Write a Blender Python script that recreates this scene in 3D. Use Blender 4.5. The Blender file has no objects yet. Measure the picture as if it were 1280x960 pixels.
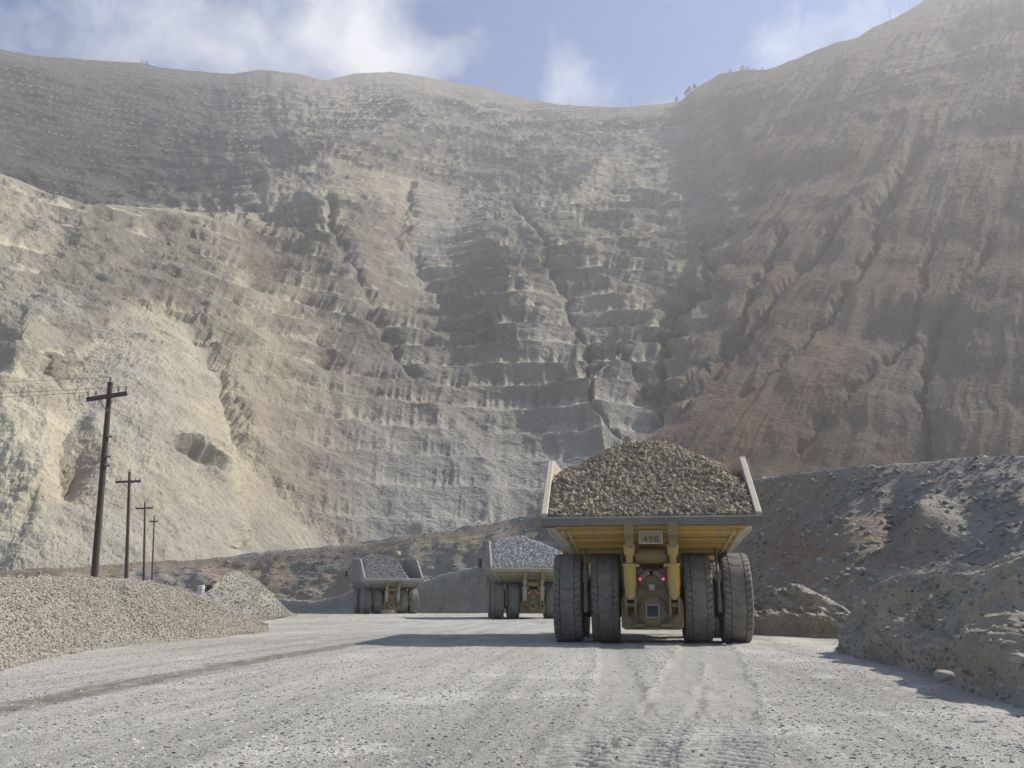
import bpy, bmesh, math, random
import numpy as np
from mathutils import Vector, Matrix, Quaternion

random.seed(7)
RNG = np.random.default_rng(11)
S = bpy.context.scene
COL = S.collection

# ------------------------------------------------------------------ camera
FPX, PITCH, CAMH = 1150.0, math.atan(273.0 / 1150.0), 1.55
cam = bpy.data.cameras.new("camera")
cam.sensor_width = 36.0
cam.lens = 36.0 * FPX / 1280.0
cam.clip_start, cam.clip_end = 0.1, 9000.0
camo = bpy.data.objects.new("camera", cam)
COL.objects.link(camo)
camo.location = (0, 0, CAMH)
camo.rotation_euler = (math.pi / 2 + PITCH, 0, 0)
S.camera = camo

# ------------------------------------------------------------------ light, sky, exposure
SUN_EL, SUN_AZ = math.radians(42.5), math.radians(70)      # azimuth from +Y towards +X
S.view_settings.view_transform = 'Standard'
S.view_settings.look = 'None'
S.view_settings.gamma = 1.0
S.view_settings.exposure = 0.62
sun_dir = Vector((math.cos(SUN_EL) * math.sin(SUN_AZ), math.cos(SUN_EL) * math.cos(SUN_AZ), math.sin(SUN_EL)))
sl = bpy.data.lights.new("sun", 'SUN')
sl.energy, sl.angle, sl.color = 4.6, math.radians(0.5), (1.0, 0.94, 0.84)
so = bpy.data.objects.new("sun", sl)
so.rotation_euler = sun_dir.to_track_quat('Z', 'Y').to_euler()
so.location = (200, 80, 300)
COL.objects.link(so)
HAZE_DENSITY = 0.00021

S.render.engine = 'CYCLES'
S.cycles.use_denoising = True
S.cycles.max_bounces = 6
S.cycles.volume_bounces = 1
S.cycles.use_adaptive_sampling = True


class NT:
    """Small helper to write node trees."""
    def __init__(self, tree):
        self.t = tree
        tree.nodes.clear()

    def n(self, kind, **kw):
        nd = self.t.nodes.new(kind)
        for k, v in kw.items():
            if k.startswith('i_'):
                key = k[2:].replace('_', ' ')
                key = int(key) if key.isdigit() else key
                if isinstance(v, bpy.types.NodeSocket):
                    self.t.links.new(v, nd.inputs[key])
                else:
                    nd.inputs[key].default_value = v
            else:
                setattr(nd, k, v)
        return nd

    def l(self, a, b):
        self.t.links.new(a, b)

    def math(self, op, a, b=0.0, c=0.0, clamp=False):
        nd = self.t.nodes.new('ShaderNodeMath')
        nd.operation, nd.use_clamp = op, clamp
        for k, v in enumerate((a, b, c)):
            if isinstance(v, bpy.types.NodeSocket):
                self.t.links.new(v, nd.inputs[k])
            else:
                nd.inputs[k].default_value = v
        return nd.outputs[0]

    def mix(self, fac, a, b, blend='MIX'):
        nd = self.t.nodes.new('ShaderNodeMix')
        nd.data_type, nd.blend_type = 'RGBA', blend
        for k, v in ((0, fac), (6, a), (7, b)):
            if isinstance(v, bpy.types.NodeSocket):
                self.t.links.new(v, nd.inputs[k])
            else:
                nd.inputs[k].default_value = v if not isinstance(v, tuple) or len(v) == 4 else (*v, 1)
        return nd.outputs[2]

    def noise(self, vec, scale, detail=4, rough=0.55, dist=0.0):
        nd = self.n('ShaderNodeTexNoise', i_Vector=vec, i_Scale=scale, i_Detail=detail, i_Roughness=rough, i_Distortion=dist)
        return nd.outputs[0]

    def ramp(self, fac, lo, hi):
        nd = self.n('ShaderNodeMapRange', i_Value=fac)
        nd.inputs[1].default_value, nd.inputs[2].default_value = lo, hi
        nd.clamp = True
        return nd.outputs[0]


w = bpy.data.worlds.new("World")
S.world = w
w.use_nodes = True
T = NT(w.node_tree)
sky = T.n('ShaderNodeTexSky', sky_type='NISHITA')
sky.sun_disc = False
sky.sun_elevation, sky.sun_rotation = SUN_EL, SUN_AZ
sky.air_density, sky.dust_density, sky.ozone_density, sky.altitude = 1.0, 0.6, 1.6, 1800.0
geo = T.n('ShaderNodeTexCoord')
vec = geo.outputs['Generated']


def pix_dir(px, py):
    dx, dy = (px - 640) / FPX, (480 - py) / FPX
    f = Vector((0, math.cos(PITCH), math.sin(PITCH)))
    u = Vector((0, -math.sin(PITCH), math.cos(PITCH)))
    return (f + Vector((dx, 0, 0)) + u * dy).normalized()


# clouds: thin broken cumulus all over the sky, plus banks standing over the ridge
warp = T.n('ShaderNodeTexNoise', i_Vector=vec, i_Scale=5.0, i_Detail=3.0)
wv = T.n('ShaderNodeVectorMath', operation='MULTIPLY_ADD')
T.l(warp.outputs[1], wv.inputs[0]); wv.inputs[1].default_value = (0.11, 0.11, 0.11); T.l(vec, wv.inputs[2])
cn = T.noise(wv.outputs[0], 8.0, 8, 0.64)
bank = None
for (px, py, wid, amp) in ((222, 40, 0.05, .36), (340, 75, 0.08, .32), (455, 45, 0.06, .44), (505, 85, 0.045, .44), (60, 20, 0.10, .10), (400, 10, 0.06, .2),
                           (615, 68, 0.022, .27), (585, 95, 0.03, .22), (712, 95, 0.035, .30), (745, 120, 0.035, .34), (690, 50, 0.03, .2),
                           (1050, 30, 0.07, .16), (970, 70, 0.04, .12)):
    d = pix_dir(px, py)
    dist = T.n('ShaderNodeVectorMath', operation='DISTANCE', i_0=wv.outputs[0])
    dist.inputs[1].default_value = d + Vector((0.055, 0.055, 0.055))
    g = T.math('DIVIDE', dist.outputs['Value'], wid)
    g = T.math('MULTIPLY', T.math('POWER', 2.718, T.math('MULTIPLY', T.math('MULTIPLY', g, g), -1.0)), amp)
    bank = g if bank is None else T.math('ADD', bank, g)
cl = T.math('ADD', cn, T.math('MULTIPLY', bank, 0.62))
cmask = T.math('MULTIPLY', T.ramp(cl, 0.575, 0.98), 0.72)
skyc = T.mix(1.0, sky.outputs[0], (0.58, 0.84, 1.12), 'MULTIPLY')
mixed = T.mix(cmask, skyc, (9.8, 9.7, 9.5))
bg = T.n('ShaderNodeBackground', i_Color=mixed, i_Strength=0.085)
wo = T.n('ShaderNodeOutputWorld')
T.l(bg.outputs[0], wo.inputs[0])


# ------------------------------------------------------------------ numpy noise
_perm = RNG.permutation(256).astype(np.int32)
_perm = np.concatenate([_perm, _perm, _perm])
_grad = RNG.normal(size=(256, 3)).astype(np.float32)
_grad /= np.linalg.norm(_grad, axis=1, keepdims=True)


def perlin(x, y, z):
    x, y, z = (np.asarray(a, dtype=np.float32) for a in np.broadcast_arrays(x, y, z))
    xi, yi, zi = np.floor(x), np.floor(y), np.floor(z)
    fx, fy, fz = x - xi, y - yi, z - zi
    xi, yi, zi = (a.astype(np.int32) & 255 for a in (xi, yi, zi))
    u, v, t = (f * f * f * (f * (f * 6 - 15) + 10) for f in (fx, fy, fz))
    out = 0
    for dx in (0, 1):
        wx = u if dx else 1 - u
        px = _perm[xi + dx]
        for dy in (0, 1):
            wy = v if dy else 1 - v
            pxy = _perm[px + yi + dy]
            for dz in (0, 1):
                wz = t if dz else 1 - t
                g = _grad[_perm[pxy + zi + dz]]
                out = out + wx * wy * wz * (g[..., 0] * (fx - dx) + g[..., 1] * (fy - dy) + g[..., 2] * (fz - dz))
    return out * 1.6


def fbm(x, y, z, octaves=4, gain=0.5, lac=2.03):
    a, s = 1.0, 0
    for k in range(octaves):
        s = s + a * perlin(x + 17.3 * k, y - 9.1 * k, z + 3.7 * k)
        x, y, z = x * lac, y * lac, z * lac
        a *= gain
    return s


def ridged(x, y, z, octaves=4, gain=0.5, lac=2.1):
    a, s = 1.0, 0
    for k in range(octaves):
        s = s + a * (1 - 2 * np.abs(perlin(x + 11.3 * k, y - 5.1 * k, z + 7.7 * k)))
        x, y, z = x * lac, y * lac, z * lac
        a *= gain
    return s


def sstep(a, b, x):
    t = np.clip((x - a) / (b - a), 0, 1)
    return t * t * (3 - 2 * t)


def blob(px, py, cx, cy, rx, ry, rot=0.0):
    c, s = math.cos(math.radians(rot)), math.sin(math.radians(rot))
    dx, dy = px - cx, py - cy
    return np.exp(-(((dx * c + dy * s) / rx) ** 2 + ((-dx * s + dy * c) / ry) ** 2))


def poly_dist(px, py, pts):
    best = None
    for (x0, y0), (x1, y1) in zip(pts[:-1], pts[1:]):
        vx, vy = x1 - x0, y1 - y0
        t = np.clip(((px - x0) * vx + (py - y0) * vy) / (vx * vx + vy * vy), 0, 1)
        d = np.hypot(px - x0 - t * vx, py - y0 - t * vy)
        best = d if best is None else np.minimum(best, d)
    return best


def interp(x, pts):
    return np.interp(x, [p[0] for p in pts], [p[1] for p in pts])


def interp_s(x, pts, width):
    return sum(interp(x + o * width, pts) for o in (-1, -.5, 0, .5, 1)) / 5


# ------------------------------------------------------------------ terrain tools
def rays(px, py):
    dx, dy = (px - 640) / FPX, (480 - py) / FPX
    cp, sp = math.cos(PITCH), math.sin(PITCH)
    x, y, z = dx, cp - sp * dy, sp + cp * dy
    h = np.hypot(x, y)
    return x / h, y / h, z / h                 # per metre of horizontal distance


def at(px, py, r):
    x, y, z = rays(float(px), float(py))
    return Vector((x * r, y * r, CAMH + z * r))


def on_ground(px, r, z=0.0):
    """the point of plan distance r under the direction of column px at the horizon"""
    x, y, _ = rays(float(px), 753.0)
    return Vector((x * r, y * r, z))


def slope_sheet(px, py, r0, m, zb):
    """a straight slope that starts at plan distance r0, height zb, and rises m per metre"""
    x, y, t = rays(px, py)
    r = (m * r0 - zb + CAMH) / np.maximum(m - t, 0.05)
    return np.stack([x * r, y * r, CAMH + t * r], -1)


def normals(P):
    du = np.gradient(P, axis=1)
    dv = np.gradient(P, axis=0)
    n = np.cross(du, dv)
    n /= np.linalg.norm(n, axis=-1, keepdims=True) + 1e-9
    if n[..., 2].mean() < 0:
        n = -n
    return n


def blur(a, k):
    """box blur of a grid along both axes, used for broad normals"""
    for ax in (0, 1):
        pad = [(0, 0)] * a.ndim
        pad[ax] = (k, k)
        b = np.pad(a, pad, mode='edge')
        c = np.cumsum(b, axis=ax)
        sl = [slice(None)] * a.ndim
        sl2 = [slice(None)] * a.ndim
        sl[ax] = slice(2 * k, None)
        sl2[ax] = slice(0, -2 * k)
        a = (c[tuple(sl)] - c[tuple(sl2)])[tuple(slice(0, s) for s in a.shape)] / (2 * k)
    return a


def grid_mesh(name, P, colors=None, mat=None, extra=None, smooth=True):
    R, Cn = P.shape[:2]
    me = bpy.data.meshes.new(name)
    nv, nf = R * Cn, (R - 1) * (Cn - 1)
    me.vertices.add(nv)
    me.vertices.foreach_set('co', P.reshape(-1).astype(np.float32))
    idx = np.arange(nv, dtype=np.int32).reshape(R, Cn)
    q = np.stack([idx[:-1, :-1], idx[:-1, 1:], idx[1:, 1:], idx[1:, :-1]], -1).reshape(-1)
    # wind the quads so that normals look up
    a, b, c = P[0, 0], P[0, 1], P[min(1, R - 1), 0]
    if np.cross(b - a, c - a)[2] < 0:
        q = q.reshape(-1, 4)[:, ::-1].reshape(-1)
    me.loops.add(nf * 4)
    me.loops.foreach_set('vertex_index', np.ascontiguousarray(q))
    me.polygons.add(nf)
    me.polygons.foreach_set('loop_start', np.arange(0, nf * 4, 4, dtype=np.int32))
    me.polygons.foreach_set('use_smooth', np.full(nf, smooth))
    if colors is not None:
        at_ = me.attributes.new('rock_colour', 'FLOAT_COLOR', 'POINT')
        c4 = np.ones((nv, 4), np.float32)
        c4[:, :3] = np.clip(colors.reshape(-1, 3), 0.01, 0.9)
        at_.data.foreach_set('color', c4.reshape(-1))
    for k, v in (extra or {}).items():
        at_ = me.attributes.new(k, 'FLOAT', 'POINT')
        at_.data.foreach_set('value', v.reshape(-1).astype(np.float32))
    me.update(calc_edges=True)
    if mat:
        me.materials.append(mat)
    o = bpy.data.objects.new(name, me)
    COL.objects.link(o)
    return o


def tag(o, label, cat=None, group=None, kind=None):
    o['label'] = label
    if cat:
        o['category'] = cat
    if group:
        o['group'] = group
    if kind:
        o['kind'] = kind
    return o


# ------------------------------------------------------------------ materials
def rock_material(name, scale, bump=0.5, bdist=1.0, vary=0.35, speck=0.0, streak=None):
    """rock whose colour sits in the vertex attribute rock_colour; grain and relief from noise at `scale` metres"""
    m = bpy.data.materials.new(name)
    m.use_nodes = True
    t = NT(m.node_tree)
    pos = t.n('ShaderNodeNewGeometry').outputs['Position']
    col = t.n('ShaderNodeAttribute', attribute_name='rock_colour').outputs[0]
    n1 = t.noise(pos, 1 / scale, 6, 0.62)
    n2 = t.noise(pos, 4.7 / scale, 5, 0.65)
    f = t.math('MULTIPLY_ADD', t.math('ADD', n1, t.math('MULTIPLY', n2, 0.7)), vary * 2, 1 - vary * 1.7)
    c = t.mix(1.0, col, t.n('ShaderNodeCombineColor', i_0=f, i_1=f, i_2=t.math('MULTIPLY_ADD', f, 0.9, 0.1)).outputs[0], 'MULTIPLY')
    if speck:
        v = t.n('ShaderNodeTexVoronoi', i_Vector=pos, i_Scale=9.0 / scale)
        k = t.math('MULTIPLY', t.ramp(v.outputs['Color'], 0.62, 0.9), speck)
        c = t.mix(k, c, (0.42, 0.41, 0.38, 1))
    b = t.n('ShaderNodeBump', i_Strength=bump, i_Distance=bdist,
            i_Height=t.math('ADD', n1, t.math('MULTIPLY', n2, 0.6)))
    p = t.n('ShaderNodeBsdfPrincipled', i_Base_Color=c, i_Roughness=0.95, i_Normal=b.outputs[0])
    p.inputs['Specular IOR Level'].default_value = 0.15
    o = t.n('ShaderNodeOutputMaterial')
    t.l(p.outputs[0], o.inputs[0])
    return m


def stone_material(name, dark, light, warm=(0.36, 0.33, 0.27)):
    m = bpy.data.materials.new(name)
    m.use_nodes = True
    t = NT(m.node_tree)
    r = t.n('ShaderNodeObjectInfo').outputs['Random']
    pos = t.n('ShaderNodeNewGeometry').outputs['Position']
    c = t.mix(r, (*dark, 1), (*light, 1))
    r2 = t.n('ShaderNodeTexWhiteNoise', noise_dimensions='1D', i_W=r).outputs[0]
    c = t.mix(t.ramp(r2, 0.55, 1.0), c, (*warm, 1))
    g = t.noise(pos, 30.0, 3)
    c = t.mix(0.35, c, t.n('ShaderNodeCombineColor', i_0=g, i_1=g, i_2=g).outputs[0], 'OVERLAY')
    p = t.n('ShaderNodeBsdfPrincipled', i_Base_Color=c, i_Roughness=0.9)
    p.inputs['Specular IOR Level'].default_value = 0.2
    o = t.n('ShaderNodeOutputMaterial')
    t.l(p.outputs[0], o.inputs[0])
    return m


def paint(name, col, dust=0.35, dustcol=(0.33, 0.30, 0.25), rough=0.6, metal=0.0, scale=0.8, bump=0.15):
    """machine paint under patchy mine dust"""
    m = bpy.data.materials.new(name)
    m.use_nodes = True
    t = NT(m.node_tree)
    pos = t.n('ShaderNodeTexCoord').outputs['Object']
    n = t.noise(pos, scale, 7, 0.65)
    st = t.n('ShaderNodeMapping', i_Vector=pos)
    st.inputs['Scale'].default_value = (3.5, 3.5, 0.35)
    n2 = t.noise(st.outputs[0], scale * 2, 6, 0.6)
    fine = t.noise(pos, scale * 14, 4, 0.6)
    k = t.math('ADD', t.math('MULTIPLY', t.ramp(t.math('ADD', n, t.math('MULTIPLY', n2, 0.5)), 0.5, 1.0), 0.75), dust - 0.2, clamp=True)
    c = t.mix(k, (*col, 1), (*dustcol, 1))
    rust = t.math('MULTIPLY', t.ramp(t.math('ADD', n2, t.math('MULTIPLY', fine, 0.3)), 0.78, 0.95), 0.5)
    c = t.mix(rust, c, (0.10, 0.06, 0.04, 1))
    b = t.n('ShaderNodeBump', i_Strength=bump, i_Distance=0.02, i_Height=fine)
    p = t.n('ShaderNodeBsdfPrincipled', i_Base_Color=c, i_Roughness=rough, i_Metallic=metal, i_Normal=b.outputs[0])
    p.inputs['Specular IOR Level'].default_value = 0.3
    o = t.n('ShaderNodeOutputMaterial')
    t.l(p.outputs[0], o.inputs[0])
    return m


def emitter(name, col, strength):
    m = bpy.data.materials.new(name)
    m.use_nodes = True
    p = m.node_tree.nodes['Principled BSDF']
    p.inputs['Base Color'].default_value = (*col, 1)
    p.inputs['Emission Color'].default_value = (*col, 1)
    p.inputs['Emission Strength'].default_value = strength
    p.inputs['Roughness'].default_value = 0.3
    return m


def stone_nodes(name, mat, lo, hi, density, seed=1, attr=None, flat=0.75, keep=False, power=2.2):
    """geometry nodes: scatter broken stones over the faces of the object's own mesh"""
    ng = bpy.data.node_groups.new(name, 'GeometryNodeTree')
    ng.interface.new_socket('Geometry', in_out='INPUT', socket_type='NodeSocketGeometry')
    ng.interface.new_socket('Geometry', in_out='OUTPUT', socket_type='NodeSocketGeometry')
    N, L = ng.nodes, ng.links
    gi, go = N.new('NodeGroupInput'), N.new('NodeGroupOutput')
    dp = N.new('GeometryNodeDistributePointsOnFaces')
    L.new(gi.outputs[0], dp.inputs['Mesh'])
    dp.inputs['Seed'].default_value = seed
    if attr:
        na = N.new('GeometryNodeInputNamedAttribute')
        na.data_type = 'FLOAT'
        na.inputs['Name'].default_value = attr
        mu = N.new('ShaderNodeMath')
        mu.operation = 'MULTIPLY'
        L.new(na.outputs[0], mu.inputs[0])
        mu.inputs[1].default_value = density
        L.new(mu.outputs[0], dp.inputs['Density'])
    else:
        dp.inputs['Density'].default_value = density
    join = N.new('GeometryNodeJoinGeometry')
    for k in range(5):
        ico = N.new('GeometryNodeMeshIcoSphere')
        ico.inputs['Radius'].default_value = 0.5
        ico.inputs['Subdivisions'].default_value = 2
        sp = N.new('GeometryNodeSetPosition')
        L.new(ico.outputs[0], sp.inputs[0])
        pos = N.new('GeometryNodeInputPosition')
        off = N.new('ShaderNodeVectorMath')
        off.operation = 'ADD'
        L.new(pos.outputs[0], off.inputs[0])
        off.inputs[1].default_value = (k * 3.1 + seed, k * 1.7, k * 2.3)
        vo = N.new('ShaderNodeTexVoronoi')
        vo.inputs['Scale'].default_value = 1.5
        L.new(off.outputs[0], vo.inputs['Vector'])
        mr = N.new('ShaderNodeMath')
        mr.operation = 'MULTIPLY_ADD'
        L.new(vo.outputs['Distance'], mr.inputs[0])
        mr.inputs[1].default_value = -0.75
        mr.inputs[2].default_value = 1.25
        vs = N.new('ShaderNodeVectorMath')
        vs.operation = 'SCALE'
        L.new(pos.outputs[0], vs.inputs[0])
        L.new(mr.outputs[0], vs.inputs['Scale'])
        vm = N.new('ShaderNodeVectorMath')
        vm.operation = 'MULTIPLY'
        L.new(vs.outputs[0], vm.inputs[0])
        vm.inputs[1].default_value = (1.15 + 0.12 * k, 0.95 - .05 * k, flat - .06 * k)
        L.new(vm.outputs[0], sp.inputs['Position'])
        sm = N.new('GeometryNodeSetMaterial')
        L.new(sp.outputs[0], sm.inputs[0])
        sm.inputs['Material'].default_value = mat
        fl = N.new('GeometryNodeSetShadeSmooth')
        L.new(sm.outputs[0], fl.inputs[0])
        fl.inputs['Shade Smooth'].default_value = False
        g2i = N.new('GeometryNodeGeometryToInstance')
        L.new(fl.outputs[0], g2i.inputs[0])
        L.new(g2i.outputs[0], join.inputs[0])
    iop = N.new('GeometryNodeInstanceOnPoints')
    L.new(dp.outputs['Points'], iop.inputs['Points'])
    L.new(join.outputs[0], iop.inputs['Instance'])
    iop.inputs['Pick Instance'].default_value = True
    ri = N.new('FunctionNodeRandomValue')
    ri.data_type = 'INT'
    ri.inputs[4].default_value, ri.inputs[5].default_value = 0, 4
    L.new(ri.outputs[2], iop.inputs['Instance Index'])
    rr = N.new('FunctionNodeRandomValue')
    rr.data_type = 'FLOAT_VECTOR'
    rr.inputs[0].default_value, rr.inputs[1].default_value = (-.5, -.5, 0), (.5, .5, 6.283)
    if flat > 0.8:
        rr.inputs[0].default_value, rr.inputs[1].default_value = (0, 0, 0), (6.283, 6.283, 6.283)
    er = N.new('FunctionNodeEulerToRotation')
    L.new(rr.outputs[0], er.inputs[0])
    L.new(er.outputs[0], iop.inputs['Rotation'])
    rs = N.new('FunctionNodeRandomValue')
    rs.data_type = 'FLOAT'
    rs.inputs['Seed'].default_value = 5
    pw = N.new('ShaderNodeMath')
    pw.operation = 'POWER'
    L.new(rs.outputs[1], pw.inputs[0])
    pw.inputs[1].default_value = power
    ma = N.new('ShaderNodeMath')
    ma.operation = 'MULTIPLY_ADD'
    L.new(pw.outputs[0], ma.inputs[0])
    ma.inputs[1].default_value, ma.inputs[2].default_value = hi - lo, lo
    L.new(ma.outputs[0], iop.inputs['Scale'])
    if keep:
        j2 = N.new('GeometryNodeJoinGeometry')
        L.new(gi.outputs[0], j2.inputs[0])
        L.new(iop.outputs[0], j2.inputs[0])
        L.new(j2.outputs[0], go.inputs[0])
    else:
        L.new(iop.outputs[0], go.inputs[0])
    return ng


def scatter(name, source, label, mat, lo, hi, density, seed=1, attr=None, flat=0.7, power=2.2):
    o = bpy.data.objects.new(name, source.data)
    COL.objects.link(o)
    md = o.modifiers.new('stones', 'NODES')
    md.node_group = stone_nodes(name + '_nodes', mat, lo, hi, density, seed, attr, flat, False, power)
    tag(o, label, 'gravel', kind='stuff')
    return o


M_WALL = rock_material('pit_wall_rock', 14.0, 0.8, 4.0, 0.32)
M_SPUR = rock_material('spur_rock', 10.0, 0.5, 2.0, 0.25)
M_BANK = rock_material('bank_rubble', 2.2, 0.9, 0.7, 0.32, speck=0.22)
M_HEAP = rock_material('heap_soil', 0.55, 0.8, 0.12, 0.32, speck=0.12)
M_ROAD = rock_material('road_gravel', 0.16, 0.9, 0.035, 0.42, speck=0.28)

# ------------------------------------------------------------------ bench carving shared by the rock faces
def carve_benches(P, lat, H, seed, strength, wander, tilt, chute_w, fan_w, face_amp, fade, run=.72, calm=0.0):
    """cut mining benches into a slope: steep scalloped faces, rubble aprons at their feet, chutes where benches have failed"""
    z = P[..., 2]
    zz = z + wander * fbm(lat / (H * 3.2), z / 400, seed, 3) + tilt * lat
    q = zz / H
    fl = np.floor(q)
    fr = q - fl
    cones = .55 * perlin(lat / fan_w, fl * 3.31, seed + 2) + .75 * perlin(lat / (fan_w * .36), fl * 5.17, seed + 7) + .55 * perlin(lat / (fan_w * .13), fl * 2.3, seed + 9)
    cones = cones * (1 - calm)
    ap = np.clip(.22 + .30 * cones, .05, .72)                       # height of the rubble apron, as a share of the bench
    rn = np.clip(run - .15 * cones, .4, .88)                        # share of the run taken by berm and apron
    brk = np.clip(ap * .35, .01, .3)
    g = np.where(fr < brk, rn * .62 * fr / brk, np.where(fr < ap, rn * (.62 + .38 * (fr - brk) / np.maximum(ap - brk, .01)), rn + (1 - rn) * (fr - ap) / (1 - ap)))
    chute = sstep(.30, .80, ridged(lat / chute_w + .25 * fbm(lat / 60, z / 90, seed + 4, 3), z / 420, seed + 1, 2) * .6 + .15 * cones)
    st = strength * (1 - .5 * chute * (1 - calm))
    N = normals(blur(P, 14))
    nh = np.hypot(N[..., 0], N[..., 1])
    back = (g - fr) * H * N[..., 2] / np.maximum(nh, .3) * st * fade
    P[..., 0] -= N[..., 0] / nh * back
    P[..., 1] -= N[..., 1] / nh * back
    face = sstep(ap - .04, ap + .08, fr)
    ribs = ridged(lat / (H * .8), fl * 7.3 + z / (H * 3), seed + 3, 4, .6) * .5 + .9 * perlin(lat / (H * 2.2), fl * 9.1, seed + 5)
    return ribs * face_amp * st * (.35 + .65 * face), st, fl, fr, face, chute


# ------------------------------------------------------------------ the pit wall
SKYLINE = [(-260, 40), (-150, 48), (0, 62), (25, 66), (60, 72), (130, 76), (178, 79.5), (200, 84.5), (240, 88), (290, 92), (325, 87), (372, 92),
           (405, 101), (440, 92), (490, 90), (515, 93), (550, 100), (600, 108), (640, 120), (700, 131), (780, 135), (820, 130),
           (850, 126), (870, 110), (900, 92), (930, 88), (960, 88), (1000, 72), (1040, 55), (1070, 48), (1090, 35), (1120, 22),
           (1150, 3), (1165, -6), (1220, -24), (1290, -34), (1340, -10), (1420, 50), (1500, 120)]
VALLEY = [(-120, 850), (127, 852), (200, 890), (250, 905), (320, 885), (385, 860), (430, 834), (520, 815), (560, 785), (640, 740), (760, 700)]


R0LOW = [(-240, 335), (0, 348), (120, 362), (200, 378), (265, 396), (330, 418), (400, 438), (480, 454), (560, 464), (640, 458), (700, 448), (790, 456), (900, 470)]


def scree_fan(px, py):
    """share of scree cover: a cone of loose rock that widens towards the pit floor"""
    lw = interp(py, [(380, 6), (400, 25), (450, 75), (520, 98), (600, 88), (640, 110), (710, 175), (760, 190)])
    rw = interp(py, [(380, 5), (400, 48), (430, 70), (480, 88), (560, 122), (600, 165), (640, 200), (700, 262), (760, 300)])
    ed = 9 * perlin(px / 22, py / 22, 1.1) + 6 * perlin(px / 8, py / 8, 4.1) + 3 * perlin(px / 3, py / 3, 6.1)
    return sstep(-13, 13, lw - (175 - px) + ed) * sstep(-17, 17, rw - (px - 175) + ed) * sstep(385, 402, py + .5 * ed), lw, rw


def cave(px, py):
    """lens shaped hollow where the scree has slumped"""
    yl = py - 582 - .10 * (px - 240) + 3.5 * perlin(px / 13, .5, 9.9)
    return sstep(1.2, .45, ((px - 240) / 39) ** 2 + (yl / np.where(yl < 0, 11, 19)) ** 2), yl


def fan_streak(px, py):
    fang = np.arctan2(px - 180 + 5 * perlin(px / 40, py / 40, 8.8), py - 250)
    return fbm(fang * 16 + .5 * fbm(px / 50, py / 50, 3, 3), py / 90, 1.4, 5, .62)


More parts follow.
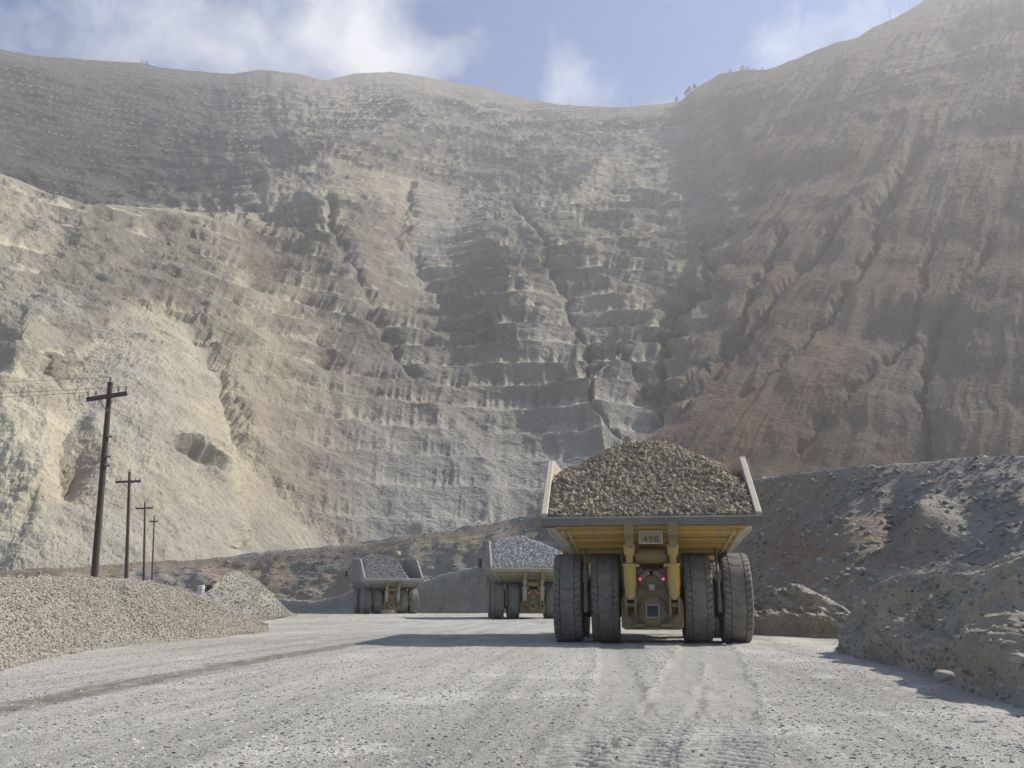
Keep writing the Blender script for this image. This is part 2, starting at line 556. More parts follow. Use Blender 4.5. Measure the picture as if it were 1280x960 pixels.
def build_pit_wall():
    R, Cn = 560, 860
    pxs = np.linspace(-240, 1500, Cn)
    t = np.linspace(0, 1, R)
    px = np.broadcast_to(pxs, (R, Cn))
    top = interp(pxs, SKYLINE)
    py = 735 + (top - 735) * t[:, None]
    gx = interp_s(py, VALLEY, 30)
    d = px - gx
    jag = 9 * np.sin(py / 17.0) + 6 * np.sin(py / 6.3 + 1)
    d = d + jag * sstep(150, 300, py)
    pe = px + np.clip(py - 255, -110, 60) * .95
    jg = 9 * perlin(px / 25, py / 25, 3.3) + 5 * perlin(px / 9, py / 9, 5.3)
    r0up = interp_s(pe + jg, [(-240, 575), (150, 555), (330, 474), (400, 460), (480, 460), (560, 467), (640, 458), (700, 448), (790, 456), (900, 470)], 18)
    wl = sstep(-16, 22, py + jg - interp(px, [(-240, 330), (100, 300), (240, 282), (265, 272), (300, 282), (330, 300), (360, 310), (420, 300)]))
    r0L = r0up * (1 - wl) + interp_s(px, R0LOW, 14) * wl
    fan, lw, rw = scree_fan(px, py)
    mL = interp_s(px, [(-240, .85), (200, .85), (300, .835), (400, .82), (640, .80), (900, .80)], 25)
    r0R = 452 + interp(d, [(0, 0), (120, -5), (260, -10), (470, -17), (760, -28)])
    mR = interp_s(d, [(-40, .80), (90, .865), (200, .895), (800, .925)], 30)
    k = sstep(-14, 14, d)
    r0 = r0L * (1 - k) + r0R * k
    m = mL * (1 - k) + mR * k
    P = slope_sheet(px, py, r0, m, 0.0)
    # big relief first
    N = normals(blur(P, 12))
    x, y, z = P[..., 0], P[..., 1], P[..., 2]
    az = np.arctan2(x, y)
    lat = az * 900
    right = sstep(0, 60, d)
    strike = .76 * x - .65 * y
    fade = sstep(0, 0.05, 1 - t)[:, None]
    spurs = ridged(lat / 230 + .3 * fbm(lat / 160, z / 160, 0, 2), z / 300, 1.5, 2, .42)
    fall = ridged(strike / 75 + 0.22 * fbm(x / 130, y / 130, z / 130, 3), z / 420, 8.5, 4, 0.55)
    med = fbm(x / 60, y / 60, z / 50, 4, 0.55)
    A = spurs * 10 * (1 - right) + (fall * 3.6 + fbm(x / 180, y / 180, z / 180, 3) * 8) * right + med * (2.6 - 1.4 * right)
    # the broad shapes one can point at in the wall
    A = A * (1 - .9 * fan)
    A = A - 9 * cave(px, py)[0]
    A = A + 18 * blob(px, py, 420, 290, 60, 90, -25)
    A = A - 15 * blob(px, py, 548, 300, 48, 75, 25)                                                   # shaded bowl
    A = A + 20 * blob(px, py, 640, 400, 60, 80) - 6 * blob(px, py, 430, 500, 90, 70)
    A = A + 10 * blob(px, py, 330, 240, 45, 30)
    P = P + N * (A * fade)[..., None]
    # erosion gullies
    G = 0
    wob = 9 * perlin(px / 22, py / 22, 0.5) + 5 * perlin(px / 7, py / 7, 2.5)
    for pts, wdt, dep in (
            ([(640, 255), (672, 290), (690, 345), (712, 392), (735, 440), (738, 500), (742, 520), (770, 545), (790, 560)], 3.4, 7),
            ([(874, 300), (888, 335), (884, 362), (864, 388), (836, 402), (834, 428), (828, 462), (815, 500), (812, 530)], 5, 15),
            ([(980, 300), (968, 330), (942, 375), (930, 405), (905, 432), (885, 458), (850, 490), (815, 520)], 4, 12),
            ([(1062, 278), (1030, 320), (1000, 345), (965, 385), (940, 420), (900, 445)], 4.5, 12),
            ([(960, 395), (915, 440), (890, 475), (868, 505), (850, 530)], 3.5, 9),
            ([(1120, 250), (1085, 330), (1040, 395), (985, 450), (930, 500)], 4, 7),
            ([(1165, 300), (1140, 420), (1060, 500), (1000, 560)], 5, 7),
            ([(1240, 300), (1160, 430), (1150, 500), (1160, 560)], 6, 8),
            ([(1150, 190), (1128, 225), (1108, 258), (1092, 268)], 9, 16),
            ([(735, 490), (770, 450), (800, 470), (812, 510)], 3, 6),
            ([(515, 235), (500, 300), (560, 370), (600, 420)], 9, 9),
            ([(405, 270), (420, 330), (470, 400), (520, 470)], 6, 7)):
        dd = poly_dist(px + wob, py, pts)
        G = np.maximum(G, dep * np.exp(-(dd / wdt) ** 2))
    P = P - N * (G * fade)[..., None]
    # benches cut in the wall
    z = P[..., 2]
    x, y = P[..., 0], P[..., 1]
    farleft = sstep(390, 250, px + (py - 150) * 0.35) * sstep(290, 235, py)
    zz = z
    bowl = blob(px, py, 545, 300, 55, 85, 25)
    stren = (1 - right) * np.clip(.98 + .6 * perlin(lat / 95, z / 70, 9.1) + .4 * perlin(lat / 34, z / 30, 2.1), 0.2, 1.15)
    stren = stren * (0.25 + 0.75 * sstep(590, 450, py)) * (1 - .8 * bowl) * (.25 + .75 * sstep(85, 150, py))
    stren = np.maximum(stren, farleft * .95)
    stren = stren + right * .22 * sstep(220, 110, py)
    stren = stren * (1 - fan)
    B, st, fl, fr, face, chute = carve_benches(P, lat, 22.0, 4.2, stren, 2.6, .010, 210, 40, .8, fade, calm=.97 * farleft)
    N2 = normals(blur(P, 5))
    x, y, z = P[..., 0], P[..., 1], P[..., 2]
    rough = fbm(x / 30, y / 30, z / 24, 6, .66)
    rill = ridged(strike / 24 + .16 * fbm(x / 60, y / 60, z / 60, 3), z / 420, 4.4, 4, .6)
    fine = ridged(strike / 7.5 + .2 * rough, z / 110, 6.4, 3, .6)
    B = B * (1 - .7 * farleft) + rough * (1.15 - .65 * right - .9 * farleft) * (1 - .4 * bowl) * (1 - .8 * fan)
    B = B + right * (rill * 1.0 + fine * .4)
    P = P + N2 * (B * np.minimum(1, fade + .1))[..., None]
    P[..., 2] += fbm(x / 9, y / 9, z / 7, 4, .65) * .5 * (1 - .7 * fan) * (1 - .6 * farleft) * (1 - .45 * right) * np.minimum(1, fade + .3) + 2.2 * (1 - fade) * fbm(lat / 28, 1.5, 2.5, 4, .6)
    # ---- rock colours, plus painted light and shade on the benches
    c = np.empty(P.shape)
    c[:] = (.265, .247, .208)
    big = fbm(x / 260, y / 260, z / 200, 4)
    sm = fbm(x / 60, y / 60, z / 40, 4)

    def lay(mask, colr):
        mk = np.clip(mask, 0, 1)[..., None]
        c[:] = c * (1 - mk) + np.array(colr) * mk
    lay(sstep(.0, .7, big) * .6, (.37, .335, .275))
    lay(sstep(-.1, -.8, big) * .6, (.28, .275, .265))
    lay(sstep(230, 90, py) * .55, (.27, .245, .22))
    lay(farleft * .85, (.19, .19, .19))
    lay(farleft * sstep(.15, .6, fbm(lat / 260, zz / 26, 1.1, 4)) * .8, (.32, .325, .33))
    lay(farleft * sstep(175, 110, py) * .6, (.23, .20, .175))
    lay(sstep(430, 640, py) * (1 - right) * sstep(330, 520, px) * .75, (.30, .31, .325))
    lay(blob(px, py, 545, 300, 55, 90, 25) * .6, (.31, .31, .31))
    lay(blob(px, py, 395, 190, 32, 42) * .8, (.44, .375, .285))
    lay(blob(px, py, 480, 250, 60, 40) * .5, (.43, .385, .30))
    lay(blob(px, py, 700, 250, 120, 55) * .45, (.40, .36, .285))
    lay(blob(px, py, 330, 400, 90, 150) * .55, (.43, .39, .30))
    lay(blob(px, py, 700, 470, 60, 70) * .5, (.36, .37, .38))
    lay(blob(px, py, 770, 505, 40, 45, 40) * .6, (.38, .39, .40))
    # right slope: brown, with red, ochre and grey streaks running down the fall line
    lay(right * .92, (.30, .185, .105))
    sk = 1.4 * fbm(strike / 38 + .3 * big, z / 300, 2.2, 5, .62)
    lay(right * sstep(.05, .7, sk) * .65, (.265, .245, .21))
    lay(right * sstep(-.1, -.6, sk) * .8, (.205, .14, .10))
    lay(right * blob(px, py, 1010, 300, 60, 40, -40) * .55, (.26, .165, .135))
    lay(right * blob(px, py, 940, 330, 45, 70, 35) * .5, (.25, .165, .135))
    lay(right * blob(px, py, 1010, 440, 50, 110, 45) * .55, (.33, .26, .17))
    lay(right * blob(px, py, 1000, 520, 30, 80, 50) * .5, (.26, .15, .085))
    lay(right * blob(px, py, 1140, 480, 70, 90) * .4, (.27, .275, .265))
    lay(right * blob(px, py, 1230, 470, 70, 90) * .4, (.29, .27, .225))
    lay(right * blob(px, py, 1215, 400, 70, 30) * .4, (.31, .225, .19))
    lay(right * sstep(210, 90, py) * .5, (.24, .215, .185))
    lay((1 - right) * face * np.clip(st, 0, 1) * .78, (.165, .155, .135))  # weathered bench faces, darkened further to carry their shade in the colour
    lay((1 - right) * (1 - face) * np.clip(st, 0, 1) * .45, (.40, .365, .29))  # pale rubble aprons, lightened further as if the sun caught them
    stk = fan_streak(px, py)
    lay(fan, (.40, .37, .295))
    lay(fan * sstep(0, .6, stk) * .6, (.43, .39, .285))
    lay(fan * sstep(0, -.6, stk) * .6, (.29, .28, .245))
    lay(fan * sstep(590, 680, py) * .6, (.29, .285, .265))
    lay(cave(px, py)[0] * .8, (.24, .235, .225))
    lay(farleft * (1 - face) * .4, (.34, .335, .33))  # far benches: sunlit berm lines painted in, shaded faces on the next line
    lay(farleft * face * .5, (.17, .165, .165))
    lay((1 - right) * (1 - farleft) * chute * (1 - fan) * .3, (.37, .34, .28))
    lay(right * sstep(.1, .9, fine) * .22, (.22, .20, .175))
    lay(right * sstep(-.1, -.9, fine) * .30, (.34, .305, .25))
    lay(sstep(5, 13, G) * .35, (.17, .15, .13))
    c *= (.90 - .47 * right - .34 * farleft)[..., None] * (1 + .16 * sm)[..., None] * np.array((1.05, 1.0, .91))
    # close the body behind the skyline and under the foot
    nb = 3
    back = [P[-1] + np.stack([P[-1, :, 0] * .05 * j, P[-1, :, 1] * .05 * j, np.full(Cn, -40.0 * j * j)], -1) for j in range(1, nb + 1)]
    foot = P[0:1].copy()
    foot[..., 2] -= 60
    P = np.concatenate([foot, P, np.stack(back)], 0)
    c = np.concatenate([c[:1], c, np.repeat(c[-1:], nb, 0)], 0)
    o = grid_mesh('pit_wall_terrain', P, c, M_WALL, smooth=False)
    tag(o, 'huge terraced open pit mine wall of grey and brown rock filling the background', 'mine wall', kind='structure')
    return P


WALL_P = build_pit_wall()


# ------------------------------------------------------------------ the pale spur on the left with its scree fan
def build_spur():
    R, Cn = 380, 400
    pxs = np.linspace(-250, 350, Cn)
    TOP = [(-260, 130), (-120, 175), (-50, 196), (0, 217), (22, 227), (62, 244), (106, 257), (137, 257), (162, 258), (219, 262), (250, 266), (265, 272),
           (285, 296), (310, 330), (350, 390)]
    t = np.linspace(0, 1, R)
    px = np.broadcast_to(pxs, (R, Cn))
    py = 738 + (interp(pxs, TOP) - 738) * t[:, None]
    jb = 14 * perlin(px / 40, py / 40, 2.7) + 9 * perlin(px / 14, py / 14, 5.7)
    dive = sstep(262, 330, px + jb)
    r0 = interp_s(px, R0LOW, 14) - 9 + 44 * dive
    wq = dive
    m = interp_s(px, [(-250, .92), (0, .88), (200, .85), (300, .835), (450, .82)], 25)
    P = slope_sheet(px, py, r0, m, 0.0)
    x, y, z = P[..., 0], P[..., 1], P[..., 2]
    lat = np.arctan2(x, y) * 420
    N = normals(blur(P, 10))
    fade = sstep(0, .022, 1 - t)[:, None] * .8 + .2
    # scree fan: smooth, streaked, standing proud of the rock
    fan, lw, rw = scree_fan(px, py)
    spurs = ridged(lat / 75 + .3 * fbm(lat / 70, z / 70, 2, 2), z / 190, 3.5, 4)
    med = fbm(x / 40, y / 40, z / 60, 4, .55)
    A = (spurs * 4.5 + med * 1.8) * (1 - .92 * fan)
    cone = 1 - np.clip(np.abs(px - 185) / (lw + rw) * 1.8, 0, 1) ** 1.6
    A = A + fan * cone * 12 * sstep(380, 480, py)
    # rock outcrops with hollow shaded flanks
    A = A + 10 * blob(px, py, 35, 455, 42, 34) + 9 * blob(px, py, 25, 590, 45, 95) - 13 * blob(px, py, 82, 605, 20, 34, 15)
    A = A - 9 * blob(px, py, 60, 470, 24, 16, 40) + 8 * blob(px, py, 55, 400, 55, 25, -10)
    lens, yl = cave(px, py)
    A = A - 9 * lens + 3.5 * blob(px, py, 240, 567, 40, 5) + 5 * blob(px, py, 249, 612, 12, 6) + 4 * blob(px, py, 108, 545, 8, 10)
    P = P + N * (A * fade)[..., None]
    x, y, z = P[..., 0], P[..., 1], P[..., 2]
    stren = (1 - fan) * sstep(600, 450, py) * np.clip(.95 + .45 * perlin(lat / 90, z / 90, 9.1), .3, 1.1) * (.6 + .4 * sstep(40, 130, px))
    B, st, fl, fr, face, chute = carve_benches(P, lat, 20.0, 5.2, stren * 1.25, 3.0, .06, 190, 42, 1.0, fade)
    x, y, z = P[..., 0], P[..., 1], P[..., 2]
    streak = fan_streak(px, py)
    rough = fbm(x / 17, y / 17, z / 13, 6, .68)
    B = B + rough * 1.1 * (1 - .85 * fan) + streak * .15 * fan + fan * .9 * fbm(x / 12, y / 12, z / 12, 6, .7) + fan * 2.0 * np.clip(fbm(x / 13, y / 13, z / 9, 4, .6) - .2, 0, 1) * blob(px, py, 190, 455, 70, 60) + ridged(lat / 13, z / 60, 2.2, 4) * .9 * (1 - fan) * sstep(470, 560, py)
    B = B * (1 - .8 * lens)
    P = P + normals(blur(P, 4)) * (B * fade)[..., None]
    P[..., 2] += fbm(x / 5, y / 5, z / 4, 4, .65) * .28 * (1 - .6 * fan)
    c = np.empty(P.shape)
    c[:] = (.445, .405, .305)
    big = fbm(x / 90, y / 90, z / 70, 4)
    sm = fbm(x / 22, y / 22, z / 16, 4)

    def lay(mask, colr):
        mk = np.clip(mask, 0, 1)[..., None]
        c[:] = c * (1 - mk) + np.array(colr) * mk
    lay(sstep(0, .6, big) * .6, (.48, .44, .345))
    lay(sstep(0, -.6, big) * .6, (.38, .355, .295))
    lay(blob(px, py, 40, 380, 90, 50) * .35, (.40, .385, .34))
    lay(fan, (.385, .357, .285))
    lay(fan * sstep(.0, .6, streak) * .6, (.43, .39, .285))
    lay(fan * sstep(.0, -.6, streak) * .6, (.29, .28, .245))
    patch = sstep(.25, .6, fbm(x / 13, y / 13, z / 9, 4, .6)) * blob(px, py, 190, 455, 70, 60)
    lay(fan * patch * .8, (.25, .24, .21))
    lay(fan * blob(px, py, 170, 520, 35, 80) * .6, (.33, .325, .30))
    lay(fan * sstep(600, 690, py) * .5, (.30, .295, .27))
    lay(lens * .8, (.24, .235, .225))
    lay(blob(px, py, 15, 440, 35, 25) * .5, (.42, .33, .23))
    lay(blob(px, py, 40, 505, 40, 30) * .4, (.40, .345, .27))
    lay((1 - fan) * face * np.clip(st, 0, 1) * .8, (.19, .182, .16))  # bench faces of the spur darkened, shade put into the rock colour
    lay((1 - fan) * sstep(.1, .9, rough) * .3, (.33, .32, .29))
    lay((1 - fan) * blob(px, py, 80, 400, 70, 28, 15) * .6, (.30, .295, .275))
    gy_ = c.mean(-1, keepdims=True)
    c = (gy_ + (c - gy_) * .85) * .88 * (1 + .15 * sm)[..., None] * np.array((1.03, 1.0, .93))
    back = [P[-1] + np.stack([P[-1, :, 0] * .06 * j, P[-1, :, 1] * .06 * j, np.full(Cn, -14.0 * j * j)], -1) for j in (1, 2, 3)]
    foot = P[:1].copy()
    foot[..., 2] -= 30
    P = np.concatenate([foot, P, np.stack(back)], 0)
    c = np.concatenate([c[:1], c, np.repeat(c[-1:], 3, 0)], 0)
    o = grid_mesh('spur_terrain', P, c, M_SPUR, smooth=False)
    tag(o, 'pale yellow rock spur with benches and a scree fan on the left', 'rock spur', kind='structure')


build_spur()


# ------------------------------------------------------------------ dark embankment across the middle
def build_embankment():
    R, Cn = 210, 640
    pxs = np.linspace(-240, 1540, Cn)
    TOP = [(-240, 722), (0, 713), (100, 709), (150, 705), (195, 701), (240, 701), (340, 689), (440, 680), (560, 662), (690, 640), (800, 622), (950, 598),
           (1050, 586), (1150, 577), (1220, 571), (1280, 570), (1400, 578), (1540, 600)]
    t = np.linspace(0, 1, R)
    px = np.broadcast_to(pxs, (R, Cn))
    bot = interp(pxs, [(-240, 775), (600, 785), (900, 800), (1540, 830)])
    py = bot + (interp_s(pxs, TOP, 12) - bot) * t[:, None]
    r0 = interp_s(px, [(-240, 235), (240, 205), (440, 182), (690, 150), (900, 98), (1050, 76), (1280, 66), (1540, 60)], 50)
    m = np.full(px.shape, .66)
    P = slope_sheet(px, py, r0, m, -2.0)
    x, y, z = P[..., 0], P[..., 1], P[..., 2]
    N = normals(blur(P, 10))
    fade = sstep(0, .22, 1 - t)[:, None]
    sc = interp(px, [(-240, 2.2), (690, 1.6), (1050, 1.0), (1540, .9)])
    strike = .85 * x - .5 * y
    A = fbm(x / 22, y / 22, z / 22, 4) * .85 * sc + ridged(strike / (7 * sc), z / 30, 1.5, 3) * .42 * sc * sstep(700, 1000, px)
    A = A + fbm(x / 4.5, y / 4.5, z / 4.5, 4, .6) * .26 * sc
    A = A + 2.2 * blob(px, py, 1170, 665, 30, 28) - 1.6 * blob(px, py, 1120, 640, 20, 50, 20)
    # a ledge with a small safety berm along the left
    ledge = poly_dist(px, py, [(330, 756), (450, 751), (520, 745), (640, 712)])
    A = A + 1.6 * np.exp(-(ledge / 4) ** 2)
    A = A + 2.0 * np.exp(-((px - 560 + (py - 740) * 2.2) / 40) ** 2) * sstep(700, 740, py) * sstep(690, 600, px)
    P = P + N * (A * fade)[..., None]
    x, y, z = P[..., 0], P[..., 1], P[..., 2]
    P[-1, :, 2] += (.16 * sc * fbm(pxs / 30, 0, 3.3, 4))[-1]
    c = np.empty(P.shape)
    c[:] = (.29, .228, .155)
    big = fbm(x / 26, y / 26, z / 12, 4)
    sm = fbm(x / 3.2, y / 3.2, z / 3.2, 4)

    def lay(mask, colr):
        mk = np.clip(mask, 0, 1)[..., None]
        c[:] = c * (1 - mk) + np.array(colr) * mk
    lay(sstep(.0, .7, big) * .7, (.20, .175, .145))
    lay(sstep(-.1, -.7, big) * .7, (.29, .27, .235))
    lay(blob(px, py, 1010, 680, 90, 45, -15) * .9, (.27, .175, .11))
    lay(blob(px, py, 1110, 700, 60, 30, -25) * .5, (.25, .205, .145))
    lay(blob(px, py, 600, 745, 60, 22, -30) * .8, (.285, .235, .175))
    lay(sstep(.25, .7, sm) * .35, (.34, .33, .31))
    lay(blob(px, py, 437, 678, 9, 4) * 1.0, (.48, .42, .31))
    lay(np.exp(-(ledge / 2.2) ** 2) * .8, (.45, .44, .41))
    edge = np.exp(-((py - interp(px, TOP)) / 3.0) ** 2)
    lay(edge * .6 * sstep(200, 340, px), (.37, .36, .33))
    lay(sstep(300, 330, px) * sstep(470, 440, px) * sstep(752, 757, py) * .6, (.30, .30, .295))
    back = [P[-1] + np.stack([x[-1] / np.hypot(x[-1], y[-1]) * 14.0 * j, y[-1] / np.hypot(x[-1], y[-1]) * 14.0 * j, np.full(Cn, -1.2 * j * j)], -1) for j in (1, 2, 3)]
    P = np.concatenate([P, np.stack(back)], 0)
    c = np.concatenate([c, np.repeat(c[-1:], 3, 0)], 0)
    dens = np.clip(interp(np.broadcast_to(pxs, P.shape[:2]), [(-240, .3), (690, .5), (900, 1.2), (1200, 2.2)]) * (1.2 + fbm(P[..., 0] / 9, P[..., 1] / 9, P[..., 2] / 9, 3)), 0, 5)
    o = grid_mesh('embankment_terrain', P, c, M_BANK, {'stone_density': dens})
    tag(o, 'dark grey brown rubble embankment rising behind the trucks', 'embankment', kind='structure')
    return o


bank_o = build_embankment()
M_STONE_BANK = stone_material('bank_stone', (.16, .15, .135), (.40, .385, .35), (.27, .21, .16))
scatter('embankment_rubble', bank_o, 'loose stones lying over the dark embankment slope', M_STONE_BANK, .16, .85, 1.0, 3, 'stone_density', .7, 3.5)


# ------------------------------------------------------------------ ground and haul road
def road_left(yv):      # left edge of the haul road in metres at depth y
    return np.interp(yv, [0, 8, 14, 24, 36, 46, 66, 100, 140, 170], [-11, -11.5, -12.4, -14.2, -17.0, -17.6, -19.5, -27, -42, -60])


def road_right(yv):
    return np.interp(yv, [0, 6, 12, 20, 27, 36, 48, 70, 100, 170], [6.2, 6.6, 7.4, 9.4, 10.4, 11.6, 13.6, 18, 20, 20])


def build_ground():
    R, Cn = 540, 920
    rr = 1.0 / np.linspace(1 / 4.2, 1 / 170.0, R)
    azs = np.radians(np.linspace(-64, 64, Cn))
    r = np.broadcast_to(rr[:, None], (R, Cn))
    az = np.broadcast_to(azs, (R, Cn))
    x, y = r * np.sin(az), r * np.cos(az)
    near = sstep(60, 12, r)
    z = .045 * fbm(x / 6, y / 6, 0, 3) + (.018 * fbm(x / 1.1, y / 1.1, 3, 3) + .012 * fbm(x / .22, y / .22, 6, 3)) * near
    z = z - 2.6 * sstep(139, 160, y + .12 * x)
    # ruts
    def rut(pts):
        return poly_dist(x, y, pts)
    g = lambda px, py: tuple((at(px, py, CAMH / -rays(float(px), float(py))[2]))[:2])
    dark = rut([g(-200, 920), g(0, 886), (g(160, 855)), g(300, 828), g(440, 805)])
    dl = .75 + .35 * fbm(x / 2, y / 2, 4, 3)
    darkm = sstep(dl, dl * .3, dark) * np.clip(.9 + .6 * fbm(x / .35, y / .7, 8.8, 3), 0, 1)
    z = z + .03 * fbm(x / .4, y / .4, 2.2, 3) * darkm + .014 * fbm((x - .10 * y) / .55, y / 15, 5.5, 5, .6)
    tracks = np.zeros_like(x)
    bars = np.zeros_like(x)
    for pts, wd in (([g(895, 960), g(902, 920), g(908, 870), g(905, 830), g(898, 803), g(897, 788)], .55),
                    ([g(790, 960), g(830, 900), g(850, 860), g(868, 803), g(874, 788)], .5),
                    ([g(700, 975), g(745, 925), g(772, 892), g(776, 860), g(765, 815), g(764, 788)], .5)):
        d = rut(pts) + .09 * fbm(x / .9, y / 1.6, 7.7, 3)
        mk = sstep(wd, wd * .75, d)
        along = y + .25 * x
        lug = sstep(-.3, .3, np.sin((along + np.abs(d) * .5) * 2 * np.pi / .27))
        z = z + mk * (-.03 + .052 * lug * sstep(17, 11, r)) + .012 * np.exp(-((d - wd) / .15) ** 2)
        tracks = np.maximum(tracks, mk)
        bars = np.maximum(bars, mk * ((1 - lug) * sstep(17, 11, r) + .35 * sstep(11, 17, r)))
    c = np.empty((R, Cn, 3))
    c[:] = (.365, .35, .308)

    def lay(mask, colr):
        mk = np.clip(mask, 0, 1)[..., None]
        c[:] = c * (1 - mk) + np.array(colr) * mk
    n1 = fbm(x / 9, y / 16, 1, 4)
    n2 = fbm(x / 1.6, y / 3.0, 2, 4)
    lay(sstep(0, .7, n1 + .5 * n2) * .6, (.43, .412, .37))
    lay(sstep(0, -.7, n1 + .5 * n2) * .65, (.275, .262, .232))
    lay(sstep(.25, .7, fbm(x / 3.2, y / 2.2, 12, 4)) * .8, (.50, .48, .435))
    lane = fbm((x - .10 * y) / .55, y / 15, 5.5, 5, .6)
    lay(sstep(.1, .8, lane) * .55, (.45, .43, .385))
    lay(sstep(-.1, -.8, lane) * .55, (.235, .225, .20))
    lay(darkm * 1.0, (.165, .15, .12))
    lay(tracks * .55, (.43, .415, .37))
    lay(bars * .85, (.19, .18, .16))
    er = x - road_right(y)
    lay(np.exp(-((er + .3 + .3 * n2) / .8) ** 2) * .75, (.47, .445, .385))
    lay(sstep(.3, 1.5, er) * .7, (.27, .255, .22))
    el = road_left(y) - x
    lay(np.exp(-((el + .8) / 1.6) ** 2) * .5, (.45, .445, .425))
    dens = near * (0.55 + .45 * sstep(-.4, .5, n2)) * np.clip((9.0 / r) ** 1.25, 0, 1.4) * (1 - .88 * tracks) * (1 - .6 * darkm)
    dens = dens * (1 - .75 * np.clip(np.exp(-((er + .3) / .7) ** 2), 0, 1)) 
    o = grid_mesh('haul_road', np.stack([x, y, z], -1), c, M_ROAD, {'stone_density': dens})
    tag(o, 'pale grey gravel mine haul road with tyre tracks running from the foreground to the trucks', 'road', kind='structure')
    # far base ground, one sheet to the horizon
    me = bpy.data.meshes.new('ground')
    k = 2380
    me.from_pydata([(-k, -k, -4), (k, -k, -4), (k, k, -4), (-k, k, -4)], [], [(0, 1, 2, 3)])
    a_ = me.attributes.new('rock_colour', 'FLOAT_COLOR', 'POINT')
    a_.data.foreach_set('color', [.3, .29, .27, 1] * 4)
    me.materials.append(M_BANK)
    gb = bpy.data.objects.new('ground', me)
    COL.objects.link(gb)
    tag(gb, 'grey dirt floor of the mine pit', 'ground', kind='structure')
    return o


road_o = build_ground()
M_STONE_ROAD = stone_material('road_stone', (.13, .128, .12), (.60, .58, .53), (.40, .365, .29))
scatter('road_gravel', road_o, 'loose grey gravel strewn over the haul road in the foreground', M_STONE_ROAD, .012, .066, 300, 5, 'stone_density', .6, 3.2)
scatter('road_fine_gravel', road_o, 'fine grit covering the haul road', M_STONE_ROAD, .008, .024, 700, 9, 'stone_density', .7, 1.6)


# ------------------------------------------------------------------ heaps beside the road
def heap(name, TOP, r0pts, m, bot, label, colr, colr2, cols, rows, rough, mat, xr, smooth_w=8, relief=0.0, zb=0.0, soft=.15, dens=None, kind='structure', cat='berm', wavy=1.0, tints=()):
    pxs = np.linspace(xr[0], xr[1], cols)
    t = np.linspace(0, 1, rows)
    px = np.broadcast_to(pxs, (rows, cols))
    r0 = interp_s(px, r0pts, 12)
    gy = 753 + CAMH / interp_s(pxs, r0pts, 12) * FPX * 1.02
    b = gy + bot
    py = b + (np.minimum(interp_s(pxs, TOP, smooth_w), b - 1.5) - b) * t[:, None]
    P = slope_sheet(px, py, r0, np.full(px.shape, m), zb)
    x, y, z = P[..., 0], P[..., 1], P[..., 2]
    rel = np.maximum(P[..., 2] - zb, 0)
    P[..., 2] = zb + rel * rel / (rel + soft) * (1 + soft / np.maximum(rel[-1:], soft))
    N = normals(blur(P, 6))
    fade = (sstep(0, .15, 1 - t) * .85 + .15)[:, None]
    hgt = np.clip((interp(px, TOP) * -1 + gy) / 30, 0.05, 1)
    A = (fbm(x / 2.4, y / 2.4, z / 2.4, 4, .55) * .30 * rough + fbm(x / .5, y / .5, z / .5, 3, .6) * .06 * rough) * hgt
    if relief:
        A = A + ridged((x + .4 * y) / 1.7, (y - .2 * x) / 6, z / 2.6, 4, .55) * relief * hgt
    toe = sstep(0, .30, t)[:, None] * .92 + .08
    P = P + N * (A * fade * toe)[..., None]
    P[0, :, 2] = zb - .12
    x, y, z = P[..., 0], P[..., 1], P[..., 2]
    P[-1, :, 2] += .10 * wavy * fbm(x[-1] / .9, y[-1] / .9, 5, 4)
    c = np.empty(P.shape)
    k = sstep(-.5, .5, fbm(x / 2.8, y / 2.8, z / 1.5, 4))[..., None]
    c[:] = np.array(colr) * (1 - k) + np.array(colr2) * k
    for (cx, cy, rx, ry, rot, col3, s) in tints:
        mk = (blob(px, py, cx, cy, rx, ry, rot) * s)[..., None]
        c = c * (1 - mk) + np.array(col3) * mk
    rad = np.hypot(P[-1, :, 0], P[-1, :, 1])
    ux, uy = P[-1, :, 0] / rad, P[-1, :, 1] / rad
    hh = np.maximum(P[-1, :, 2] - (zb - .4), .1)
    back = []
    for j in range(1, 9):
        f = j / 8
        q = P[-1].copy()
        q[:, 0] += ux * hh * 1.7 * f
        q[:, 1] += uy * hh * 1.7 * f
        q[:, 2] = P[-1, :, 2] - hh * (f ** 1.5) + .10 * fbm(q[:, 0] / 1.3, q[:, 1] / 1.3, 2, 3) * (1 - f)
        back.append(q)
    foot = P[:1].copy()
    foot[..., 2] -= .6
    P = np.concatenate([foot, P, np.stack(back)], 0)
    c = np.concatenate([c[:1], c, np.repeat(c[-1:], 8, 0)], 0)
    dd = np.ones(P.shape[:2]) if dens is None else np.clip(dens + fbm(P[..., 0] / 1.5, P[..., 1] / 1.5, P[..., 2], 3), 0, 2)
    o = grid_mesh(name, P, c, mat, {'stone_density': dd})
    tag(o, label, cat, kind=kind)
    return o


berm = heap('gravel_berm_terrain',
            [(-640, 890), (-560, 840), (-420, 712), (-260, 706), (-100, 716), (0, 722), (45, 721), (92, 719), (127, 722), (177, 725), (216, 733), (239, 741), (262, 750), (285, 760), (312, 771), (340, 782)],
            [(-640, 14.2), (-560, 14.6), (-260, 17), (-100, 21), (0, 25), (60, 30), (116, 35), (231, 42), (290, 47), (340, 55)], .62, 6,
            'long pale gravel berm along the left edge of the haul road', (.32, .30, .25), (.27, .26, .23), 440, 110, .8, M_HEAP, (-630, 336), 8)
M_STONE_BERM = stone_material('berm_stone', (.20, .19, .165), (.42, .395, .335), (.38, .34, .26))
scatter('berm_gravel', berm, 'broken pale gravel covering the left roadside berm', M_STONE_BERM, .03, .125, 300, 7, None, .75, 2.4)

